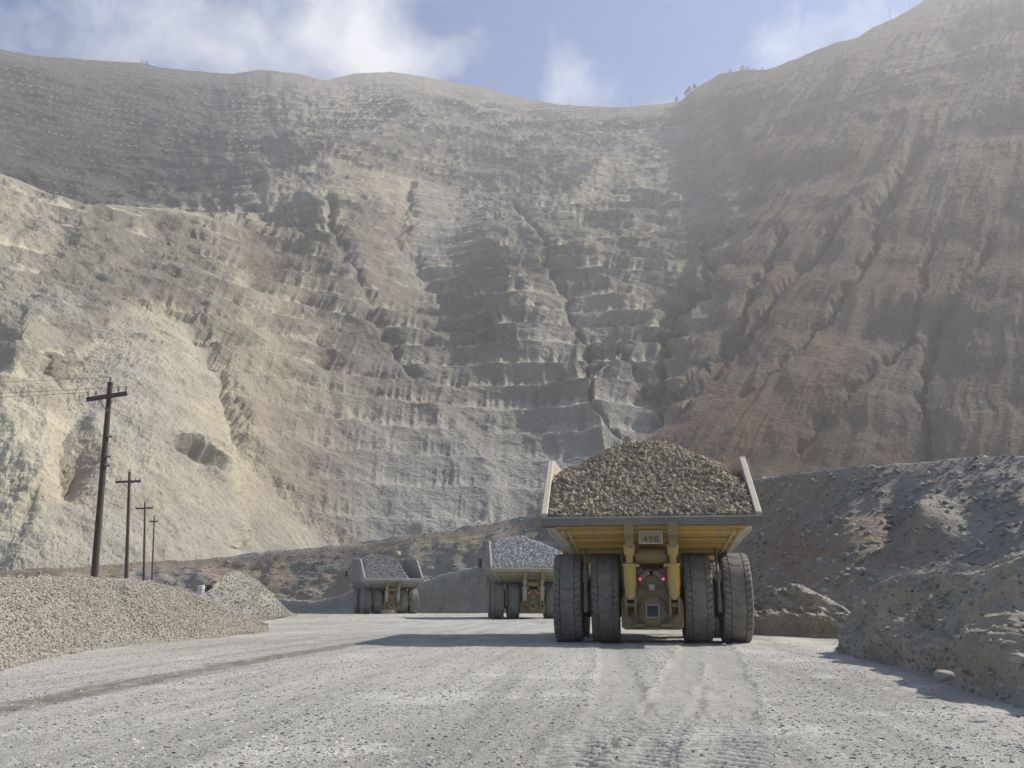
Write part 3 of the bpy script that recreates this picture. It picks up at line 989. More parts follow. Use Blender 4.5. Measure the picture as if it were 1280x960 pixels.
mound = heap('roadside_mound_terrain',
             [(205, 762), (225, 752), (247, 744), (262, 738), (272, 727), (282, 717), (296, 713), (308, 717), (320, 725), (334, 737), (350, 754), (362, 765), (372, 769)],
             [(205, 58), (290, 66), (330, 80), (350, 100), (372, 118)], .62, 3,
             'grey and tan dumped gravel mound behind the left berm', (.31, .30, .27), (.26, .255, .235), 150, 90, 1.2, M_HEAP, (206, 371), 4, .25,
             tints=((276, 727, 12, 10, 0, (.42, .36, .23), .8), (335, 750, 12, 12, 40, (.45, .41, .31), .8)))
M_STONE_MOUND = stone_material('mound_stone', (.20, .195, .175), (.33, .32, .285), (.30, .275, .22))
scatter('mound_gravel', mound, 'broken stones covering the gravel mound behind the left berm', M_STONE_MOUND, .04, .20, 70, 8, None, .75, 3.4)

cone_o = heap('small_mound_terrain',
              [(905, 792), (925, 772), (945, 752), (975, 738), (1000, 731), (1012, 737), (1035, 748), (1055, 758), (1075, 775), (1100, 790)],
              [(905, 49), (1000, 47), (1100, 43)], .6, 4,
              'small greenish grey dirt mound beside the right wheels of the nearest truck', (.30, .28, .235), (.235, .225, .20), 150, 80, 1.3, M_HEAP, (906, 1098), 4, .45,
              tints=((1020, 752, 30, 9, 35, (.40, .37, .29), .7),))
dark_m = heap('right_mound_terrain',
              [(1040, 806), (1054, 800), (1066, 780), (1080, 755), (1100, 735), (1130, 714), (1155, 709), (1180, 706), (1212, 704), (1228, 712), (1260, 700), (1290, 690), (1340, 672), (1420, 655), (1600, 632), (2000, 600), (2300, 640), (2560, 880), (2640, 935)],
              [(1000, 37), (1044, 33.5), (1058, 31), (1120, 25), (1180, 20.5), (1230, 17.8), (1280, 16), (1400, 14), (1600, 12.3), (2000, 10.9), (2640, 9.6)], .37, 8,
              'big dark grey dirt mound along the right edge of the haul road', (.43, .365, .265), (.325, .28, .21), 620, 190, 1.0, M_HEAP, (1044, 2630), 6, .34, soft=.9,
              tints=((1260, 740, 60, 30, -20, (.33, .305, .245), .6), (1200, 850, 60, 14, 20, (.34, .32, .265), .5), (1175, 715, 60, 14, 0, (.32, .29, .225), .6)))
M_STONE_DARK = stone_material('dark_mound_stone', (.19, .18, .155), (.44, .41, .35), (.35, .31, .235))
scatter('mound_rubble', dark_m, 'rubble lying on the big dark mound at the right', M_STONE_DARK, .015, .15, 90, 12, None, .8, 5.5)
scatter('small_mound_rubble', cone_o, 'rubble lying on the small mound by the nearest truck', M_STONE_DARK, .04, .28, 10, 14, None, .8, 3.2)


# ------------------------------------------------------------------ mesh builder for made things
class MB:
    def __init__(self):
        self.v, self.f, self.m = [], [], []

    def add(self, vs, fs, mi=0):
        k = len(self.v)
        self.v += [tuple(p) for p in vs]
        self.f += [tuple(i + k for i in f) for f in fs]
        self.m += [mi] * len(fs)

    def box(self, c, s, rot=None, mi=0, bev=0.0, taper=1.0):
        """box at c of size s; bev chamfers its vertical and horizontal edges"""
        hx, hy, hz = (a / 2 for a in s)
        M = rot.to_matrix() if isinstance(rot, Quaternion) else (rot if rot is not None else Matrix.Identity(3))
        c = Vector(c)
        b = min(bev, hx * .9, hy * .9, hz * .9)
        if b <= 0:
            vs = [Vector((x * hx * (taper if z > 0 else 1), y * hy * (taper if z > 0 else 1), z * hz)) for z in (-1, 1) for (x, y) in ((-1, -1), (1, -1), (1, 1), (-1, 1))]
            fs = [(3, 2, 1, 0), (4, 5, 6, 7)] + [(i, (i + 1) % 4, 4 + (i + 1) % 4, 4 + i) for i in range(4)]
        else:
            rings = []
            for (z, i) in ((-hz, b), (-hz + b, 0), (hz - b, 0), (hz, b)):
                tp = taper if z > 0 else 1
                X, Y = hx * tp - i, hy * tp - i
                rings.append([Vector(p) for p in ((-X + b, -Y, z), (X - b, -Y, z), (X, -Y + b, z), (X, Y - b, z), (X - b, Y, z), (-X + b, Y, z), (-X, Y - b, z), (-X, -Y + b, z))])
            vs = [p for r in rings for p in r]
            fs = [tuple(range(7, -1, -1)), tuple(range(24, 32))]
            for r in range(3):
                fs += [(r * 8 + i, r * 8 + (i + 1) % 8, r * 8 + 8 + (i + 1) % 8, r * 8 + 8 + i) for i in range(8)]
        self.add([M @ p + c for p in vs], fs, mi)

    def tube(self, pts, rad, seg=10, cap=True, mi=0):
        pts = [Vector(p) for p in pts]
        rads = rad if isinstance(rad, (list, tuple)) else [rad] * len(pts)
        rings = []
        for i, p in enumerate(pts):
            d = (pts[min(i + 1, len(pts) - 1)] - pts[max(i - 1, 0)]).normalized()
            a = d.orthogonal().normalized() if abs(d.z) > .99 else d.cross(Vector((0, 0, 1))).normalized()
            b = d.cross(a)
            rings.append([p + (a * math.cos(2 * math.pi * k / seg) + b * math.sin(2 * math.pi * k / seg)) * rads[i] for k in range(seg)])
        vs = [q for r in rings for q in r]
        fs = []
        for i in range(len(pts) - 1):
            fs += [(i * seg + (k + 1) % seg, i * seg + k, i * seg + seg + k, i * seg + seg + (k + 1) % seg) for k in range(seg)]
        if cap:
            fs += [tuple(range(seg)), tuple(range(len(vs) - 1, len(vs) - 1 - seg, -1))]
        self.add(vs, fs, mi)

    def prism(self, poly, axis, a, b, mi=0):
        """poly (2-D points) pushed along axis ('x','y','z') from a to b"""
        def p3(u, v, w_):
            return {'x': (w_, u, v), 'y': (u, w_, v), 'z': (u, v, w_)}[axis]
        n = len(poly)
        vs = [p3(u, v, a) for u, v in poly] + [p3(u, v, b) for u, v in poly]
        fs = [tuple(range(n)), tuple(range(2 * n - 1, n - 1, -1))] + [(i, i + n, (i + 1) % n + n, (i + 1) % n) for i in range(n)]
        self.add(vs, fs, mi)

    def lathe(self, prof, seg, axis='x', c=(0, 0, 0), mi=0):
        """prof: (along, radius)"""
        c = Vector(c)
        vs, fs = [], []
        for (u, r) in prof:
            for k in range(seg):
                a = 2 * math.pi * k / seg
                p = (u, r * math.cos(a), r * math.sin(a))
                if axis == 'y':
                    p = (p[1], p[0], p[2])
                if axis == 'z':
                    p = (p[1], p[2], p[0])
                vs.append(Vector(p) + c)
        for i in range(len(prof) - 1):
            fs += [(i * seg + k, i * seg + (k + 1) % seg, i * seg + seg + (k + 1) % seg, i * seg + seg + k) for k in range(seg)]
        fs += [tuple(range(seg - 1, -1, -1)), tuple(range(len(vs) - seg, len(vs)))]
        self.add(vs, fs, mi)

    def build(self, name, mats, parent=None, smooth=False, loc=None):
        me = bpy.data.meshes.new(name)
        me.from_pydata(self.v, [], self.f)
        for m_ in (mats if isinstance(mats, (list, tuple)) else [mats]):
            me.materials.append(m_)
        me.polygons.foreach_set('material_index', self.m)
        bm = bmesh.new()
        bm.from_mesh(me)
        bmesh.ops.recalc_face_normals(bm, faces=bm.faces)
        bm.to_mesh(me)
        bm.free()
        if smooth:
            me.polygons.foreach_set('use_smooth', [True] * len(me.polygons))
            me.set_sharp_from_angle(angle=math.radians(35))
        o = bpy.data.objects.new(name, me)
        COL.objects.link(o)
        if parent:
            o.parent = parent
        if loc is not None:
            o.location = loc
        return o


def empty(name, loc=(0, 0, 0), rot=(0, 0, 0), parent=None):
    o = bpy.data.objects.new(name, None)
    o.empty_display_size = .5
    COL.objects.link(o)
    o.location, o.rotation_euler = loc, rot
    if parent:
        o.parent = parent
    return o


# ------------------------------------------------------------------ haul truck
YELLOW = (.56, .345, .045)
GREYP = (.29, .275, .245)
M_YEL = paint('yellow_machine_paint', YELLOW, .24, (.34, .29, .20))
M_LIP = paint('worn_steel_lip', (.13, .115, .095), .36, (.22, .195, .155), .55, .0)
M_BODY = paint('dump_body_paint', (.58, .50, .40), .42, (.46, .40, .315))
M_DARK = paint('grimy_frame_paint', (.085, .07, .05), .28, (.20, .165, .12))
M_AXLE = paint('axle_paint', (.27, .185, .055), .36, (.23, .185, .125))
M_ROD = paint('steel_rod', (.35, .33, .29), .2, (.30, .27, .22), .35, .4)
M_RUB = paint('tyre_rubber', (.062, .058, .052), .62, (.235, .212, .175), .85, 0, 1.6, .35)
M_RIM = paint('rim_paint', (.28, .20, .07), .45, (.24, .22, .18))
M_PLATE = paint('number_plate_paint', (.34, .27, .15), .32, (.33, .28, .20))
M_INK = paint('black_lettering', (.03, .028, .022), .22, (.12, .11, .08))
M_GLASS = paint('cab_glass', (.03, .04, .05), .25, (.2, .19, .17), .15)
M_RED = emitter('tail_light_red', (1.0, .06, .10), 1.2)
M_LIGHTBODY = paint('pale_grey_body', GREYP, .40, (.36, .34, .30))
M_LIGHTYEL = paint('dusty_buff_paint', (.36, .29, .155), .42, (.33, .305, .26))


def tyre_mesh():
    NA, R = 336, 1.77
    us = [-.60, -.60, -.60, -.60, -.59, -.565, -.535, -.48, -.42, -.36, -.325, -.30, -.275, -.20, -.10, 0, .10, .20, .275, .30, .325, .36, .42, .48, .535, .565, .59, .60, .60, .60, .60]
    rs = [.98, 1.12, 1.32, 1.50, 1.63, 1.705, 1.735] + [0] * 17 + [1.735, 1.705, 1.63, 1.50, 1.32, 1.12, .98]
    vs, fs = [], []
    NL = 42
    for i, (u, r) in enumerate(zip(us, rs)):
        tread = r == 0
        for k in range(NA):
            a = 2 * math.pi * k / NA
            rr = r
            if tread:
                rr = R - .02 * (u / .48) ** 4
                au = abs(u)
                if abs(au - .30) < .012:
                    rr -= .055
            au = abs(u)
            if au > .30 and (tread or r > 1.60):
                ph = (k / NA * NL + .55 * (au - .3) / .3 + (0.5 if u > 0 else 0)) % 1.0
                if ph < .17:
                    rr -= .075 if tread else .05
            elif tread and au < .29:
                ph = (k / NA * NL * .5 + 1.1 * au + .2) % 1.0
                if ph < .07:
                    rr -= .04
            vs.append((u * .94, rr * math.cos(a), rr * math.sin(a)))
    for i in range(len(us) - 1):
        for k in range(NA):
            k2 = (k + 1) % NA
            fs.append((i * NA + k, i * NA + k2, i * NA + NA + k2, i * NA + NA + k))
    me = bpy.data.meshes.new('tyre')
    me.from_pydata(vs, [], fs)
    me.materials.append(M_RUB)
    me.polygons.foreach_set('use_smooth', [True] * len(me.polygons))
    me.set_sharp_from_angle(angle=math.radians(32))
    return me


TYRE_ME = tyre_mesh()
rim_b = MB()
rim_b.lathe([(-.55, .97), (-.55, .90), (-.30, .86), (-.28, .40), (.05, .34), (.30, .40), (.30, .86), (.55, .90), (.55, .97)], 40, 'x')
for k in range(20):
    a = 2 * math.pi * k / 20
    rim_b.box((.33, .72 * math.cos(a), .72 * math.sin(a)), (.08, .07, .07))
    rim_b.box((-.33, .72 * math.cos(a), .72 * math.sin(a)), (.08, .07, .07))
RIM_ME = None


def body_section(y):
    """outer half section of the dump body at y: floor edge, chamfer top, wall top (x, z)"""
    fw = np.interp(y, [-2.9, -.2, 8.0], [3.66, 3.12, 3.05])
    fz = np.interp(y, [-2.9, -.2, 8.0], [4.40, 3.60, 3.45])
    cz = np.interp(y, [-2.9, -.2, 8.0], [4.62, 4.55, 4.5])
    cx = np.interp(y, [-2.9, .8, 8.0], [4.10, 4.10, 4.02])
    tz = np.interp(y, [-2.9, .9, 8.0], [4.80, 7.45, 7.85])
    return fw, fz, cx, cz, tz


def build_truck():
    root = empty('haul_truck')
    # --- dump body shell
    b = MB()
    ys = [-2.9, -2.0, -1.1, -.2, .9, 3.2, 5.6, 8.0]
    rings = []
    th = .16
    for y in ys:
        fw, fz, cx, cz, tz = body_section(y)
        out = [(cx, tz), (cx, cz), (fw, fz)]
        inn = [(fw - .10, fz + th), (cx - th, cz + .05), (cx - th, tz)]
        prof = [(-x, z) for x, z in out] + [(x, z) for x, z in reversed(out)] + [(x, z) for x, z in reversed(inn)] + [(-x, z) for x, z in inn]
        rings.append([(x, y, z) for x, z in prof])
    n = 12
    vs = [p for r in rings for p in r]
    fs = []
    for i in range(len(ys) - 1):
        fs += [(i * n + k, i * n + (k + 1) % n, (i + 1) * n + (k + 1) % n, (i + 1) * n + k) for k in range(n)]
    for e in (0, len(ys) - 1):
        o_ = e * n
        fs += [(o_ + k, o_ + k + 1, o_ + 10 - k, o_ + 11 - k) for k in range(5)]
    b.add(vs, fs)
    fw, fz, cx, cz, tz = body_section(8.0)
    b.prism([(-cx + .17, tz - .02), (-cx + .17, cz), (-fw + .1, fz + .05), (fw - .1, fz + .05), (cx - .17, cz), (cx - .17, tz - .02)], 'y', 7.84, 7.985)
    b.build('dump_body', [M_BODY], root)
    # --- underside of the tail: bolsters across, yellow
    for (y0, hgt) in ((-2.35, .17), (-1.62, .17), (-.92, .17), (-.25, .20)):
        fw, fz, *_ = body_section(y0)
        g = MB()
        ang = math.atan2(.8, 2.7)
        g.box((0, y0, fz - .07), (fw * 2 - .16, .42, hgt), Matrix.Rotation(-ang, 3, 'X'), bev=.03)
        g.build('floor_bolster', M_YEL, root)
    g = MB()
    for (ya, yb) in ((-2.88, -.2), (-.2, 7.6)):
        A_, B_ = body_section(ya), body_section(yb)
        q = .012
        g.add([(-A_[0] + .02, ya, A_[1] - q), (A_[0] - .02, ya, A_[1] - q), (B_[0] - .02, yb, B_[1] - q), (-B_[0] + .02, yb, B_[1] - q),
               (-A_[0] + .02, ya, A_[1] - q - .03), (A_[0] - .02, ya, A_[1] - q - .03), (B_[0] - .02, yb, B_[1] - q - .03), (-B_[0] + .02, yb, B_[1] - q - .03)],
              [(0, 1, 2, 3), (7, 6, 5, 4), (0, 4, 5, 1), (1, 5, 6, 2), (2, 6, 7, 3), (3, 7, 4, 0)])
    g.build('floor_plate', M_YEL, root)
    for sx in (-1, 1):                                   # raking gussets at the ends of the bolsters
        for dx in (0, .22):
            A_, B_ = body_section(-2.7), body_section(-.2)
            g = MB()
            g.tube([(sx * (A_[0] - .25 - dx), -2.72, A_[1] - .16), (sx * (B_[0] - .08 - dx), -.2, B_[1] - .17)], .055, 6)
            g.build('tail_gusset', M_BODY, root)
    # --- lip plate across the tail
    g = MB()
    g.prism([(-3.06, 4.42), (-2.74, 4.36), (-2.68, 4.66), (-2.80, 4.78), (-3.00, 4.76), (-3.06, 4.70)], 'x', -4.15, 4.15)
    g.build('tail_lip', M_LIP, root)
    # --- side ribs, top rails
    for sx in (-1, 1):
        for y0 in (.75, 2.1, 3.5, 4.9, 6.3, 7.6):
            fw, fz, cx, cz, tz = body_section(y0)
            g = MB()
            ww = .17
            for (p, q) in (((cx + .07, tz - .15), (cx + .07, cz - .04)), ((cx + .07, cz - .04), (fw + .07, fz - .05))):
                d = Vector((q[0] - p[0], 0, q[1] - p[1]))
                mid = Vector((sx * (p[0] + q[0]) / 2, y0, (p[1] + q[1]) / 2))
                ang = math.atan2(d.x, -d.z)
                g.box(mid, (.16, ww * 1.6, d.length), Matrix.Rotation(-sx * ang, 3, 'Y'), bev=.02)
            g.build('side_rib', M_BODY, root)
        g = MB()
        pts = []
        A_, B_ = body_section(.9), body_section(8.0)
        g.box((sx * 4.06, 4.45, 7.68), (.26, 7.15, .20), Matrix.Rotation(math.atan2(.40, 7.1), 3, 'X'), bev=.03)
        g.build('top_rail', M_BODY, root)
        # sloping rear edge flange
        g = MB()
        d = Vector((0, 3.8, 2.65))
        g.box((sx * 4.06, -1.0, 6.15), (.24, d.length, .16), Matrix.Rotation(math.atan2(d.z, d.y), 3, 'X'), bev=.025)
        g.build('edge_flange', M_BODY, root)
    # --- canopy over the cab
    g = MB()
    g.prism([(7.95, 7.60), (7.95, 7.92), (9.2, 8.00), (12.0, 7.85), (12.0, 7.66), (9.2, 7.72)], 'x', -4.25, 4.25)
    for sx in (-1, 1):
        g.prism([(8.02, 7.3), (8.02, 8.05), (12.05, 7.98), (12.05, 7.62)], 'x', sx * 4.25, sx * 4.40)
    for xx in (-2.6, -.9, .9, 2.6):
        g.box((xx, 9.9, 7.62), (.18, 3.8, .22))
    g.build('canopy', M_BODY, root)
    # --- body pivots: five sided ears on the lip
    for sx in (-1, 1):
        g = MB()
        x0 = sx * .83
        g.prism([(x0 - .19, 4.02), (x0 - .19, 4.42), (x0, 4.62), (x0 + .19, 4.42), (x0 + .19, 4.02)], 'y', -3.12, -2.60)
        g.prism([(x0 - .13, 3.60), (x0 - .19, 4.05), (x0 + .19, 4.05), (x0 + .13, 3.60)], 'y', -2.95, -2.45)
        g.build('body_pivot', M_AXLE, root)
    # --- frame, tail end
    g = MB()
    for sx in (-1, 1):
        g.box((sx * .62, 3.6, 2.75), (.30, 10.6, .75), bev=.04)
    g.box((0, -1.15, 3.35), (1.5, .3, .45), bev=.04)
    g.box((0, 6.35, 2.1), (4.6, .55, .55), bev=.08)
    g.build('frame', M_DARK, root)
    g = MB()
    g.lathe([(-.62, .12), (-.60, .29), (-.42, .31), (.42, .31), (.60, .29), (.62, .12)], 28, 'x', (0, -1.85, 3.33))
    g.build('cross_tube', M_AXLE, root, True)
    # --- suspension cylinders
    for sx in (-1, 1):
        c = MB()
        x0 = sx * .83
        c.tube([(x0, -2.10, 1.68), (x0, -2.16, 2.18)], .205, 24)
        c.tube([(x0, -2.155, 2.15), (x0, -2.27, 2.98)], .235, 24)
        c.tube([(x0, -2.265, 2.92), (x0, -2.28, 3.02)], .265, 24)
        c.box((x0 - sx * .2, -2.3, 2.93), (.34, .10, .10))
        cyl = c.build('suspension_cylinder', M_YEL, root, True)
        r_ = MB()
        r_.tube([(x0, -2.28, 3.0), (x0, -2.34, 3.36)], .13, 20)
        r_.tube([(x0, -2.34, 3.32), (x0, -2.40, 3.72)], [.20, .235], 20)
        r_.build('piston_rod', M_YEL, cyl, True)
        k_ = MB()
        for dx in (-.17, .17):
            k_.prism([(-2.35, 1.10), (-2.35, 1.72), (-1.7, 1.95), (-1.4, 1.10)], 'x', x0 + dx - .035, x0 + dx + .035)
        k_.tube([(x0 - .22, -2.15, 1.45), (x0 + .22, -2.15, 1.45)], .09, 14)
        k_.build('clevis', M_AXLE, cyl)
        k_ = MB()
        k_.tube([(x0 + sx * .28, -2.05, 3.6), (x0 + sx * .30, -2.15, 2.9), (x0 + sx * .26, -1.9, 2.2), (x0 + sx * .2, -1.5, 1.7)], .03, 6)
        k_.build('hydraulic_hose', M_DARK, cyl)
    # --- rear axle box
    g = MB()
    g.prism([(-1.20, .62), (-1.20, 1.55), (-.95, 2.05), (-.62, 2.55), (.62, 2.55), (.95, 2.05), (1.20, 1.55), (1.20, .62), (1.05, .52), (-1.05, .52)], 'y', -1.55, 1.25)
    g.box((0, -1.60, 2.35), (.95, .12, .5), bev=.04)
    ax = g.build('axle_housing', M_AXLE, root)
    g = MB()
    g.lathe([(0, .56), (-.10, .56), (-.16, .50), (-.20, .40), (-.20, .28)], 32, 'y', (0, -1.555, 1.22))
    g.build('axle_cover', M_AXLE, ax, True)
    g = MB()
    for (x0, z0, sx_, sz_) in ((0, .235, .52, .06), (0, -.235, .52, .06), (.235, 0, .06, .42), (-.235, 0, .06, .42)):
        g.box((x0, -1.83, 1.22 + z0), (sx_, .12, sz_), bev=.012)
    g.build('hatch_frame', M_ROD, ax)
    g = MB()
    g.box((0, -1.80, 1.22), (.40, .04, .40))
    g.build('access_hatch', M_INK, ax)
    g = MB()
    for k in range(16):
        a = 2 * math.pi * k / 16
        g.tube([(.52 * math.cos(a), -1.63, 1.22 + .52 * math.sin(a)), (.52 * math.cos(a), -1.69, 1.22 + .52 * math.sin(a))], .03, 6)
    o_ = g.build('cover_bolts', M_ROD, ax)
    o_['kind'] = 'stuff'
    # --- tail lights on raking brackets
    for sx in (-1, 1):
        g = MB()
        g.tube([(sx * .10, -1.75, 2.66), (sx * .42, -2.02, 2.44)], .06, 8)
        g.box((sx * .27, -1.80, 2.58), (.42, .06, .16), Matrix.Rotation(sx * .6, 3, 'Y'))
        br = g.build('light_bracket', M_ROD, root)
        g = MB()
        g.tube([(sx * .43, -2.00, 2.43), (sx * .435, -2.10, 2.425)], .115, 16)
        g.build('light_housing', M_DARK, br)
        g = MB()
        g.tube([(sx * .437, -2.095, 2.424), (sx * .438, -2.135, 2.424)], .042, 16)
        g.build('tail_light', M_RED, br, True)
    for (pts, rad) in (([(-.55, -1.75, 2.5), (-.2, -1.95, 2.78), (.3, -1.92, 2.74), (.58, -1.75, 2.5)], .035),
                       ([(-.62, -1.72, 1.95), (-.4, -1.85, 2.25), (-.12, -1.9, 2.12)], .028),
                       ([(.62, -1.72, 1.9), (.42, -1.85, 2.2), (.12, -1.9, 2.1)], .028),
                       ([(-.95, -1.62, 1.2), (-.75, -1.75, .92), (-.3, -1.72, .82)], .03),
                       ([(.95, -1.62, 1.2), (.75, -1.75, .92), (.3, -1.72, .82)], .03),
                       ([(-.5, -1.7, 2.9), (-.55, -2.0, 3.25), (-.5, -2.3, 3.62)], .04),
                       ([(.5, -1.7, 2.9), (.55, -2.0, 3.25), (.5, -2.3, 3.62)], .04)):
        g = MB()
        fine_pts = []
        for i_ in range(len(pts) - 1):
            for q_ in range(4):
                fine_pts.append(Vector(pts[i_]).lerp(Vector(pts[i_ + 1]), q_ / 4))
        fine_pts.append(Vector(pts[-1]))
        g.tube(fine_pts, rad, 7)
        g.build('hose', M_DARK, root, True)
    for sx in (-1, 1):
        g = MB()
        g.box((sx * .98, -1.60, 1.75), (.16, .16, .75), bev=.03)
        g.build('axle_bracket', M_AXLE, ax)
        g = MB()
        g.box((sx * .55, -1.62, .68), (.5, .14, .16), bev=.03)
        g.build('axle_foot', M_AXLE, ax)
        g = MB()
        g.box((sx * .40, -1.70, 2.62), (.26, .10, .42), Matrix.Rotation(sx * .25, 3, 'Y'), bev=.02)
        g.build('lamp_guard', M_AXLE, root)
    g = MB()
    g.box((0, -1.90, 2.12), (.24, .08, .24), bev=.02)
    g.build('junction_box', M_ROD, root)
    # --- number plate
    g = MB()
    g.box((0, -2.62, 3.98), (.86, .05, .48), bev=.01)
    pl = g.build('number_plate', M_PLATE, root)
    g = MB()
    for (x0, z0, sx_, sz_) in ((0, .23, .90, .04), (0, -.23, .90, .04), (.43, 0, .04, .42), (-.43, 0, .04, .42)):
        g.box((x0, -2.66, 3.98 + z0), (sx_, .035, sz_))
    g.build('plate_rim', M_BODY, pl)
    # --- wheels
    def wheel(x, y):
        w_ = empty('wheel', (x, y, 1.73), (random.uniform(0, 6.28), 0, 0), root)
        global RIM_ME
        t_ = bpy.data.objects.new('tyre', TYRE_ME)
        COL.objects.link(t_)
        t_.parent = w_
        if RIM_ME is None:
            o = rim_b.build('rim', M_RIM, w_, True)
            RIM_ME = o.data
        else:
            o = bpy.data.objects.new('rim', RIM_ME)
            COL.objects.link(o)
            o.parent = w_
    for sx in (-1, 1):
        wheel(sx * 1.81, 0)
        wheel(sx * 3.30, 0)
        wheel(sx * 3.30, 6.35)
        g = MB()
        g.tube([(sx * 1.15, 0, 1.73), (sx * 3.5, 0, 1.73)], .75, 24)
        g.build('wheel_hub', M_DARK, root)
        g = MB()                                         # bar that keeps rocks out from between the tyres
        g.tube([(sx * 2.555, -.9, 3.62), (sx * 2.555, -1.75, 2.7), (sx * 2.555, -1.82, 1.6)], .06, 8)
        g.box((sx * 2.555, -1.82, 1.45), (.16, .10, .55), bev=.02)
        g.box((sx * 2.555, -1.7, 2.55), (.2, .14, .45), bev=.02)
        g.build('rock_ejector', M_DARK, root)
    # --- front end: deck, cab, grille, tanks, ladder, mirrors
    g = MB()
    g.box((0, 9.1, 4.05), (8.2, 3.6, .22), bev=.04)
    g.box((0, 9.4, 3.0), (4.0, 3.0, 1.9), bev=.08)
    g.box((0, 10.9, 1.9), (6.6, .5, .9), bev=.08)
    for sx in (-1, 1):
        g.box((sx * 3.3, 8.2, 3.75), (1.5, 1.6, .4), bev=.06)
    g.build('deck', M_YEL, root)
    cb = MB()
    cb.box((-2.55, 8.9, 5.1), (2.3, 2.2, 1.9), bev=.12, taper=.94)
    cb.box((-2.55, 8.9, 6.12), (2.5, 2.4, .16), bev=.05)
    cab = cb.build('cab', M_YEL, root)
    g = MB()
    g.box((-3.66, 8.9, 5.35), (.05, 1.6, .95))
    g.box((-2.55, 7.82, 5.35), (1.7, .05, .8))
    g.box((-2.55, 9.98, 5.35), (1.8, .05, .95))
    g.build('window', M_GLASS, cab)
    g = MB()
    g.box((1.9, 9.2, 5.0), (2.6, 2.0, 1.7), bev=.08)
    g.build('control_cabinet', M_YEL, root)
    g = MB()
    g.box((0, 10.98, 3.1), (3.2, .1, 1.9))
    for k in range(9):
        g.box((0, 11.05, 2.3 + k * .2), (3.2, .06, .05))
    g.build('grille', M_DARK, root)
    for sx in (-1, 1):
        g = MB()
        g.tube([(sx * 1.9, 2.6, 2.3), (sx * 1.9, 4.7, 2.3)], .72, 24)
        g.build('fuel_tank', M_YEL, root, True)
        g = MB()
        g.tube([(sx * 4.05, 10.6, 4.15), (sx * 4.05, 10.6, 5.2), (sx * 4.05, 7.6, 5.2), (sx * 4.05, 7.6, 4.15)], .03, 6)
        g.tube([(sx * 4.05, 10.6, 4.7), (sx * 4.05, 7.6, 4.7)], .025, 6)
        g.build('handrail', M_YEL, root)
        g = MB()
        g.tube([(sx * 4.05, 10.5, 4.9), (sx * 4.55, 10.7, 5.0), (sx * 4.55, 10.7, 6.3)], .04, 6)
        g.box((sx * 4.55, 10.68, 5.75), (.42, .14, .95), bev=.05)
        g.build('mirror', M_DARK, root)
        g = MB()
        for dz in range(8):
            g.tube([(sx * 2.9, 11.25, .9 + dz * .4), (sx * 3.4, 11.25, .9 + dz * .4)], .025, 6)
        for dx in (2.9, 3.4):
            g.tube([(sx * dx, 11.25, .8), (sx * dx, 11.2, 4.1)], .03, 6)
        g.build('ladder', M_YEL, root)
    return root


def copy_tree(o, parent=None):
    c = o.copy()
    COL.objects.link(c)
    c.parent = parent
    for ch in list(o.children):
        copy_tree(ch, c)
    return c


truck = build_truck()
truck2 = copy_tree(truck)
truck3 = copy_tree(truck)


def put_text(parent, text, size, loc):
    cu = bpy.data.curves.new('lettering', 'FONT')
    cu.body = text
    cu.size, cu.extrude, cu.align_x, cu.align_y = size, .008, 'CENTER', 'CENTER'
    cu.space_character = 1.12
    cu.materials.append(M_INK)
    o = bpy.data.objects.new('lettering', cu)
    COL.objects.link(o)
    o.parent = parent
    o.location = loc
    o.rotation_euler = (math.pi / 2, 0, 0)
    o.scale = (1.12, 1, 1)
    return o


for ch in truck.children:
    if ch.name.startswith('number_plate'):
        put_text(ch, '498', .34, (0, -2.656, 3.90))


def recolour(root, table):
    for ch in root.children_recursive:
        if ch.type != 'MESH':
            continue
        for s in ch.material_slots:
            if s.material in table:
                nm = table[s.material]
                s.link = 'OBJECT'
                s.material = nm


recolour(truck2, {M_BODY: M_LIGHTBODY, M_YEL: M_LIGHTYEL, M_LIP: M_LIGHTYEL, M_PLATE: M_DARK})
recolour(truck3, {M_BODY: M_LIGHTBODY, M_YEL: M_LIGHTBODY, M_LIP: M_LIGHTBODY, M_PLATE: M_DARK})
TRUCKS = ((truck, 813.7, 38.7, -6.8, 'nearest yellow haul truck seen from behind, number 498 on its plate'),
          (truck2, 664, 92.5, 4.5, 'dusty buff haul truck partly hidden behind the nearest truck'),
          (truck3, 486.5, 134.0, 18.5, 'farthest grey haul truck turning left with its body half empty'))
for (t_, px, r, rz, lab) in TRUCKS:
    t_.location = on_ground(px, r, 0.0)
    t_.rotation_euler = (0, 0, math.radians(rz))
    tag(t_, lab, 'haul truck', 'haul trucks driving down the road')
for ch in truck.children:           # the loaded body leans a little on its springs
    pass


